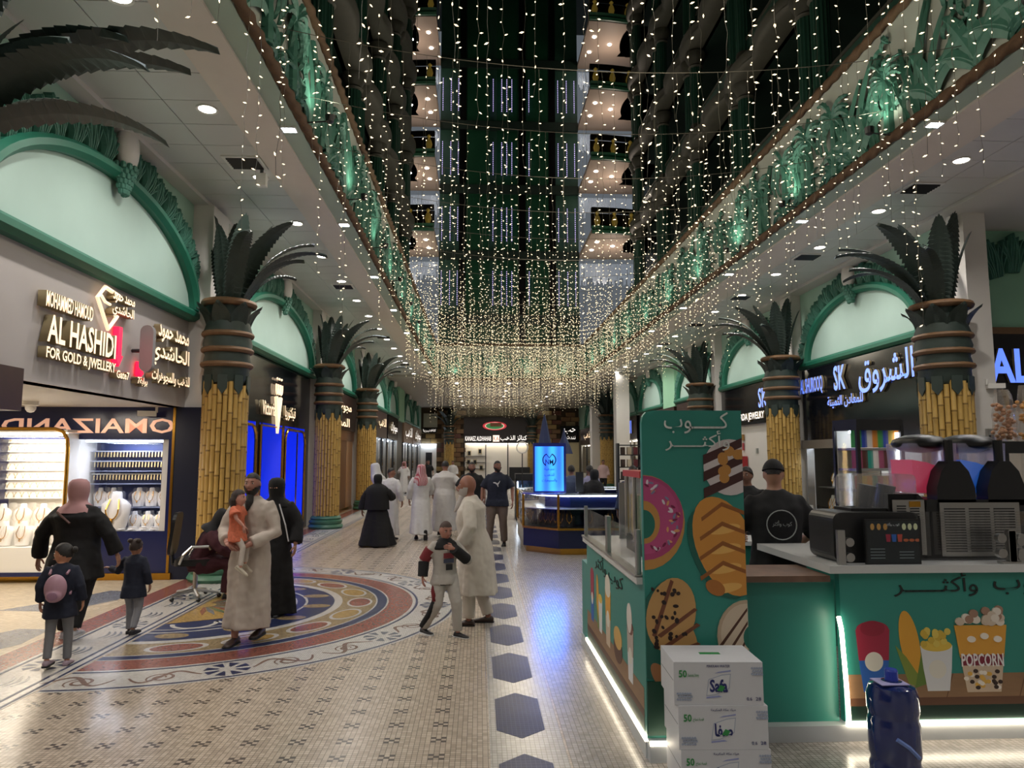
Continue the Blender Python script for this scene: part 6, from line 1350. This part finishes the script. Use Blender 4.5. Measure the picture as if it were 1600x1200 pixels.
walk=lambda st,l=1: dict(Lk=(-.1,.12*st*l+.03,.5),La=(-.1,.2*st*l,.085+(.0 if l>0 else .06)),Rk=(.1,-.06*st*l+.06,.5),Ra=(.1,-.24*st*l,.085+(.06 if l>0 else 0)))
# 1 woman with pink scarf, from behind, holding a girl's hand
p=person('woman in loose black jacket and pink headscarf walking away, holding a girl\'s hand',-4.15,7.65,0,1.6,'#a07a66',fat=1.3,arms=dict(Le=(-.36,.0,1.15),Lw=(-.43,.08,.88),Lh=(-.2,.2,-1),Re=(.36,.0,1.14),Rw=(.42,.08,.92),Rh=(.25,.2,-1)),legs=walk(.5),
  wear=(('trousers',c_black,dict(r=1.25)),('shirt',c_black,dict(hem=.66,w=.34,sleeve=.97,r0=.086,r1=.08,name='jacket',wr=.012))),cover=('hijab',cloth('pink_scarf','#b58a8c')),vox=.014,face_on=False); shoes(p,s_white,sole_w)
MB().tube([Vector((-.11,-.19,1.4)),Vector((.05,-.22,1.28))],.012,6).obj('bag_strap',mat('strap_brown','#5a3a34',.5),p[0])
# 2 girl with pink backpack
p=person('small girl in navy top and grey leggings with a pink backpack, head turned left',-3.72,6.68,R(12),1.1,'#a3745c',hk=1.32,yaw=R(75),legs=walk(.45,-1),wear=(('trousers',c_grey,dict(r=.88,wr=.004)),('shirt',c_navy,dict(hem=.72,w=.29,sleeve=.95))),hair=('short',h_black),vox=.013); shoes(p,mat('shoe_pink','#a08c98',.5),sole_d,1.15)
r=p[0]; g=MB(); g.ell((0,-.24,1.16),(.15,.09,.2),16,12); g.ell((0,-.3,1.06),(.11,.06,.09),12,8); bpk=link('backpack',remesh(g,.014,mat('backpack_pink','#a5808f',.45,vary=.12),'backpack'),None,r)
MB().ell((0,-.36,1.07),(.07,.012,.06),12,6).obj('backpack_patch',mat('patch_mauve','#8d6a80',.4),bpk); MB().ell(p[2]@Vector((0,-.12,.05)),(.05,.05,.05),10,8).obj('hair_bun',h_black,r)
for e in (-1,1): MB().tube([(e*.11,-.16,1.35),(e*.13,.0,1.44),(e*.13,.12,1.3),(e*.15,-.1,1.05)],.018,6).obj('backpack_strap',mat('backpack_pink','#a5808f',.45),r)
# 3 girl with two buns
p=person('small girl with two hair buns in black sweater and grey trousers, seen from behind',-3.62,7.83,R(-6),1.01,'#8a6450',hk=1.36,arms=dict(Le=(-.36,.05,1.16),Lw=(-.55,.1,1.22),Lh=(-1,.1,.1),Ln=(0,0,1)),legs=walk(.5,1),wear=(('trousers',cloth('pale_grey','#85868c'),dict(r=1.0)),('shirt',c_navy,dict(hem=.7,w=.31,sleeve=.95))),hair=('short',h_brown),face_on=False); shoes(p,s_dark,sole_d,1.15)
for e in (-1,1): MB().ell(p[2]@Vector((e*.06,-.05,.1)),(.05,.05,.045),10,8).obj('hair_bun',h_brown,p[0])
# 4 bearded man carrying a toddler
p=person('bearded man in long beige thobe and sandals carrying a toddler',-2.31,7.48,PI-R(8),1.69,'#94685a',hk=1.02,yaw=R(4),fat=1.0,arms=dict(Re=(.28,.04,1.13),Rw=(.1,.32,1.03),Rh=(-1,.25,-.1),Rn=(0,.6,.8),Le=(-.28,.04,1.12),Lw=(-.06,.31,1.0),Lh=(1,.25,-.15),Ln=(0,.7,-.6)),legs=walk(.35,-1),wear=(('thobe',c_beige,dict(hem=.16,w=.235,sleeve=.88,r0=.074,r1=.07,vox=.014,wr=.013)),),hair=('crop',h_black),beard=(.14,h_black),vox=.012,curl=.8); shoes(p,s_brown,sole_d)
# 5 toddler, carried at the man's right side (left in the picture)
q=person('toddler girl in orange patterned dress and white tights carried by the bearded man',-2.37,7.2,R(-100),.86,'#a8786a',hk=1.55,dz=0,arms=dict(Re=(.24,.12,1.2),Rw=(.2,.26,1.05)),legs=dict(Lk=(-.1,.2,.62),La=(-.11,.16,.26),Lf=(0,.8,-.5),Rk=(.12,.22,.6),Ra=(.15,.2,.22),Rf=(0,.8,-.5)),wear=(('trousers',cloth('tights','#bdb2a8'),dict(r=.8,wr=.002)),('dress',mat('orange_print_dress','#c96a4c',.8,vary=.4,vscale=26),dict(hem=.72,w=.36,sleeve=.3,r0=.1,r1=.13,vox=.017))),hair=('long',h_brown),vox=.014); q[0].location.z=.70; shoes(q,mat('shoe_cream','#b5aa98',.6),mat('shoe_cream','#b5aa98',.6),1.25)
# 6 woman in niqab behind him
p=person('woman in black abaya and face veil with white bag strap just behind the bearded man',-2.42,8.75,PI-R(5),1.58,'#9a735f',arms=dict(Le=(.0,0,0)) and dict(Le=(-.29,.0,1.14),Lw=(-.3,.1,.9)),wear=(('abaya',c_black,dict(hem=.03,w=.29,sleeve=.95,r0=.084,r1=.088)),),cover=('niqab',c_black),face_on=False,legs=walk(.2)); shoes(p,s_dark,sole_d)
MB().tube([Vector((-.1,.17,1.42)),Vector((-.2,.2,1.15)),Vector((-.24,.19,.95))],.009,6).obj('bag_strap',s_white,p[0])
# 7 seated woman
p=person('seated woman in maroon dress and black scarf bending over on the office chair',-3.68,9.72,R(-80),1.6,'#9a735f',lean=R(24),nod=R(35),dz=-.44,arms=dict(Le=(-.22,.35,.72),Lw=(-.1,.5,.62),Re=(.22,.35,.72),Rw=(.08,.52,.62)),legs=dict(Lhip=(-.09,0,.93),Rhip=(.09,0,.93),Lk=(-.1,.44,.5),La=(-.1,.42,.09),Rk=(.1,.44,.5),Ra=(.1,.42,.09)),wear=(('trousers',c_maroon,dict(r=1.35)),('shirt',c_maroon,dict(hem=.86,w=.3,sleeve=.95,r0=.1,r1=.09))),cover=('niqab',c_black),face_on=False); shoes(p,s_dark,sole_d)
# 8 woman in abaya from behind
p=person('woman in wide black abaya and headscarf walking away down the hall',-2.12,15.2,R(-12),1.47,'#9a735f',fat=1.15,arms=dict(Le=(-.34,.0,1.15),Lw=(-.4,.02,.86),Re=(.33,.1,1.2),Rw=(.3,.2,1.18),Rh=(0,.6,.6)),legs=walk(.35),wear=(('abaya',c_black,dict(hem=.03,w=.42,sleeve=.95,r0=.1,r1=.11,vox=.02)),),cover=('veil',c_black),vox=.018,face_on=False); shoes(p,s_dark,sole_d)
# 9 youth
p=person('slim youth in white thobe with short dark hair beside the woman in abaya',-1.99,16.4,R(-20),1.6,'#7c5644',yaw=R(-60),fat=.92,wear=(('thobe',c_white,dict(hem=.1,w=.235)),),hair=('crop',h_black),vox=.018); shoes(p,s_dark,sole_d)
# 10 bent man, white head cloth
p=person('stooping man in white thobe and white head cloth by the third left column',-2.46,18.4,R(70),1.7,'#7c5644',lean=R(16),nod=R(8),wear=(('thobe',c_white,dict(hem=.1,w=.26,vox=.02)),),cover=('ghutra',cloth('ghutra_white','#c4c4c6')),vox=.02); shoes(p,s_dark,sole_d)
# 11 far man with red ghutra
p=person('distant man in white thobe and red head cloth facing the camera near the left shops',-3.78,36.5,PI,1.6,'#7c5644',arms=dict(Re=(.3,.1,1.15),Rw=(.22,.25,1.3),Rh=(-.3,.5,.8)),wear=(('thobe',c_white,dict(hem=.1,vox=.025)),),cover=('ghutra',check_cloth('ghutra_red','#9c2c3c','#c9b9b9',60)),vox=.025); shoes(p,s_dark,sole_d)
# 12 red ghutra from behind
p=person('man in white thobe with red checked head cloth walking away, one sole showing',-1.31,16.45,R(4),1.66,'#7c5644',fat=1.02,arms=dict(Re=(.26,.1,1.16),Rw=(.2,.24,1.05)),legs=dict(Lk=(-.1,.08,.5),La=(-.1,.05,.085),Rk=(.1,.06,.5),Ra=(.12,-.3,.2),Rf=(0,.35,-.94)),wear=(('thobe',c_white,dict(hem=.13,w=.24,vox=.018)),),cover=('ghutra',check_cloth('ghutra_red','#9c2c3c','#c9b9b9',60)),vox=.018,face_on=False); shoes(p,s_dark,sole_d)
# 13 big man in white thobe
p=person('broad man in white thobe with black hair walking away, bareheaded',-.8,16.95,R(-5),1.76,'#7c5644',fat=1.22,nod=R(15),lean=R(6),arms=dict(Le=(-.33,.02,1.14),Lw=(-.3,.16,.96),Re=(.38,-.02,1.14),Rw=(.46,.02,.9)),legs=walk(.5,-1),wear=(('thobe',cloth('offwhite','#bcb8b6'),dict(hem=.14,w=.265,r0=.085,r1=.08,vox=.018)),),hair=('short',h_black),vox=.018,face_on=False); shoes(p,s_dark,sole_d)
# 14 old man in profile
p=person('old bald man with long white beard in white thobe, in profile facing left',-.03,8.15,R(82),1.66,'#7d5242',hk=1.08,lean=R(7),fat=1.18,arms=dict(Le=(-.3,.02,1.14),Lw=(-.26,.14,.93),Lh=(0,.3,-1),Re=(.26,.0,1.14),Rw=(.24,.12,.92)),legs=dict(Lk=(-.1,.06,.5),La=(-.1,.06,.085),Rk=(.1,.0,.5),Ra=(.1,-.14,.085)),wear=(('trousers',c_cream,dict(r=1.1)),('thobe',c_cream,dict(hem=.36,w=.24,sleeve=.92,r0=.08,r1=.078,vox=.014,wr=.013))),beard=(.17,h_white),vox=.012,curl=.9); shoes(p,s_brown,sole_d)
# 15 boy
m_boy=cloth('boy_white','#a9a39c'); m_bred=cloth('boy_red','#6e2026')
p=person('boy with shaved head in white, black and red tracksuit, hand at his mouth',-.35,7.65,R(205),1.2,'#94685a',hk=1.26,nod=R(14),arms=dict(Le=(-.34,.12,1.14),Lw=(-.03,.26,1.36),Lh=(.85,.1,.25),Ln=(0,1,.2),Re=(.32,-.08,1.16),Rw=(.36,-.02,.92)),legs=dict(Lk=(-.12,.18,.52),La=(-.16,.16,.085),Rk=(.14,.06,.5),Ra=(.24,-.26,.1),Lf=(-.5,.9,0),Rf=(-.3,.9,0)),wear=(('trousers',m_boy,dict(r=1.12)),('shirt',m_boy,dict(hem=.8,w=.3,sleeve=.95,r0=.085,r1=.075,name='sweatshirt')),),hair=('crop',h_stub),vox=.012); shoes(p,s_dark,sole_w,1.1); r=p[0]
g=MB(); n=24; g.loft([[(rx*math.cos(2*math.pi*k/n),ry*math.sin(2*math.pi*k/n),z) for k in range(n)] for z,rx,ry in ((1.32,.222,.152),(1.36,.225,.155),(1.42,.2,.118),(1.46,.13,.095),(1.5,.085,.08))]); link('black_yoke',remesh(g,.015,c_black,'black_yoke',.003),None,r)
for sd,e,w in (('L',p[4]['Le'],p[4]['Lw']),('R',p[4]['Re'],p[4]['Rw'])): e,w=Vector(e),Vector(w); MB().tube([e+(w-e)*.1,e+(w-e)*.97],[.087,.079],14).obj('black_cuff',c_black,r,smooth=40)
sh=Vector((.185,0,1.42)); e=Vector(p[4]['Re']); MB().tube([sh+(e-sh)*.35,e],[.09,.088],14).obj('red_sleeve_panel',m_bred,r,smooth=40)
g=MB(); g.loft([[(.2*math.cos(2*math.pi*k/n),.15*math.sin(2*math.pi*k/n),z) for k in range(n)] for z in (.79,.85)]); g.obj('black_hem',c_black,r,smooth=40)
for a,b in (((.15,.02,.88),(.19,.07,.55)),): MB().tube([a,(.2,.05,.7),b],[.045,.05,.045],8).obj('red_side_panel',m_bred,r,smooth=True)
MB().tube([(.185,.06,.55),(.24,-.06,.32),(.28,-.24,.13)],[.05,.048,.046],8).obj('black_side_panel',c_black,r,smooth=True)
bx('chest_print_red',(-.08,.09,.160,.166,1.2,1.28),mat('print_maroon','#7a2630',.6),r); bx('chest_print_navy',(-.08,.09,.164,.168,1.13,1.19),mat('print_slate','#3a4058',.6),r); bx('chest_print_black',(-.06,.05,.164,.168,1.02,1.11),mat('print_black','#16161a',.6),r)
# 16 man in logo shirt
p=person('man in dark logo t-shirt and brown trousers standing on the hexagon band',.4,15.2,PI-R(6),1.77,'#7a5444',yaw=R(25),fat=1.1,arms=dict(Le=(-.31,.0,1.15),Lw=(-.32,.08,.9),Re=(.31,.0,1.15),Rw=(.32,.08,.9)),legs=dict(La=(-.14,0,.085),Lk=(-.12,.03,.5),Ra=(.16,.06,.085),Rk=(.14,.05,.5)),wear=(('trousers',c_taupe,dict(r=1.08)),('shirt',c_navy,dict(hem=.8,w=.28,sleeve=.45,r0=.082,r1=.085))),hair=('crop',h_black),beard=(.01,h_black),vox=.016); shoes(p,s_dark,sole_d)
pum=[(-.075,.03),(-.03,.035),(.01,.01),(.04,.03),(.06,.06),(.068,.055),(.052,.015),(.03,-.02),(.035,-.06),(.022,-.06),(.005,-.025),(-.03,.005),(-.07,.015)]
MB().prism(pum,((0,.183,1.26),(-1,0,0),(0,0,1),(0,1,0)),0,.004).obj('chest_logo',s_white,p[0])
# 17 man in black shirt behind
p=person('man in black shirt half hidden behind the old man',-.15,15.95,PI,1.74,'#7a5444',fat=1.12,arms=dict(Re=(.32,.05,1.15),Rw=(.22,.26,1.05),Rh=(-.3,.9,.1)),wear=(('trousers',c_black,dict(r=1.05)),('shirt',c_black,dict(hem=.8,w=.28,sleeve=.45,r0=.082,r1=.085))),hair=('crop',h_black),beard=(.008,h_black),vox=.018); shoes(p,s_dark,sole_d)
# 18-19 far figures
p=person('distant man in black holding a phone to his face near the far doorway',-2.72,38.8,PI,1.68,'#7a5444',arms=dict(Re=(.3,.1,1.2),Rw=(.12,.2,1.52),Rh=(0,.2,1)),wear=(('trousers',c_black,{}),('shirt',c_black,dict(hem=.8,sleeve=.5))),hair=('short',h_black),vox=.025); shoes(p,s_dark,sole_d)
p=person('distant man in white thobe before the stone blocks',-1.45,40.2,PI,1.64,'#7a5444',wear=(('thobe',c_white,dict(hem=.1,vox=.025)),),hair=('crop',h_black),vox=.025); shoes(p,s_dark,sole_d)
# 20 jewellery kiosk staff and visitors
p=person('person in blue-grey shirt seen from behind inside the jewellery kiosk, leftmost',2.12,16.3,0,1.66,'#6a4a3c',wear=(('trousers',c_black,{}),('shirt',cloth('slate_blue','#4a5674'),dict(hem=.8))),hair=('short',h_black),vox=.02,face_on=False); shoes(p,s_dark,sole_d)
p=person('person in pale lilac shirt inside the jewellery kiosk beside the blue-grey shirt',2.5,16.0,R(20),1.66,'#6a4a3c',wear=(('trousers',c_black,{}),('shirt',cloth('lilac','#8d8cae'),dict(hem=.8))),hair=('short',h_black),vox=.02,face_on=False); shoes(p,s_dark,sole_d)
p=person('woman in black patterned scarf leaning over the jewellery counter',2.42,15.2,R(-30),1.58,'#8a6450',lean=R(12),wear=(('abaya',mat('black_floral','#17171d',.8,vary=.9,vscale=22),dict(hem=.05,w=.3)),),cover=('hijab',mat('black_floral','#17171d',.8)),vox=.02); shoes(p,s_dark,sole_d)
# 21 man behind the flank
p=person('man in dark blue shirt standing beyond the kiosk flank near the juice dispenser',2.72,12.5,PI-R(30),1.7,'#4a332a',wear=(('trousers',c_black,{}),('shirt',cloth('dark_blue','#1b2740'),dict(hem=.8))),hair=('crop',h_black),vox=.02); shoes(p,s_dark,sole_d)
# 22 barista
p=person('kiosk attendant in black shirt with round back print and black cap, from behind',2.56,6.1,R(-8),1.82,'#8a6450',fat=1.06,nod=R(12),yaw=R(-15),arms=dict(Re=(.32,.06,1.15),Rw=(.26,.3,1.02),Rh=(-.2,1,-.1),Le=(-.32,.06,1.15),Lw=(-.2,.3,1.05),Lh=(.2,1,0)),wear=(('trousers',c_black,{}),('shirt',c_black,dict(hem=.75,w=.29,sleeve=.55,r0=.085,r1=.085))),hair=('crop',h_black),vox=.013,face_on=False); shoes(p,s_dark,sole_d); Hm=p[2]
V,F=head_grid(.016,lambda d: d.z>.18); MB().add([Hm@v for v in V],F).obj('cap',c_black,p[0],smooth=True); MB().prism([(.075*math.cos(R(t)),.05+.12*math.sin(R(t))) for t in range(0,181,20)],((0,0,0),(1,0,0),(0,1,0),(0,0,1)),0,.008).obj('cap_peak',c_black,p[0],Hm@Vector((0,.05,.04)))
mg=mat('print_grey','#8d918f',.6); MB().tube([(.115*math.cos(R(t)),-.183+.012*abs(math.cos(R(t))),1.22+.115*math.sin(R(t))) for t in range(0,361,15)],.005,5).obj('back_print_ring',mg,p[0])
me=text_mesh('كوب وأكثر',.15,.05,.003); o=link('back_print_text',me,mg,p[0]); o.matrix_local=Matrix(((1,0,0,0),(0,0,-1,-.186),(0,1,0,1.23),(0,0,0,1)))
p=person('person in dark clothes beyond the attendant, only head and shoulders showing',3.5,9.2,PI-R(40),1.72,'#6a4a3c',wear=(('trousers',c_black,{}),('shirt',c_black,dict(hem=.8))),hair=('short',h_black),vox=.02); shoes(p,s_dark,sole_d)
# 23 far shopper on the right
p=person('distant person in pale pink shirt in the doorway under the blue-lettered far sign',6.3,36.0,PI,1.7,'#7a5444',wear=(('trousers',c_black,{}),('shirt',cloth('pale_pink','#b59a98'),dict(hem=.8))),hair=('short',h_black),vox=.025); shoes(p,s_dark,sole_d)
bpy.data.scenes.remove(TS)

if bpy.data.scenes.get('lettering_workshop'): bpy.data.scenes.remove(bpy.data.scenes['lettering_workshop'])
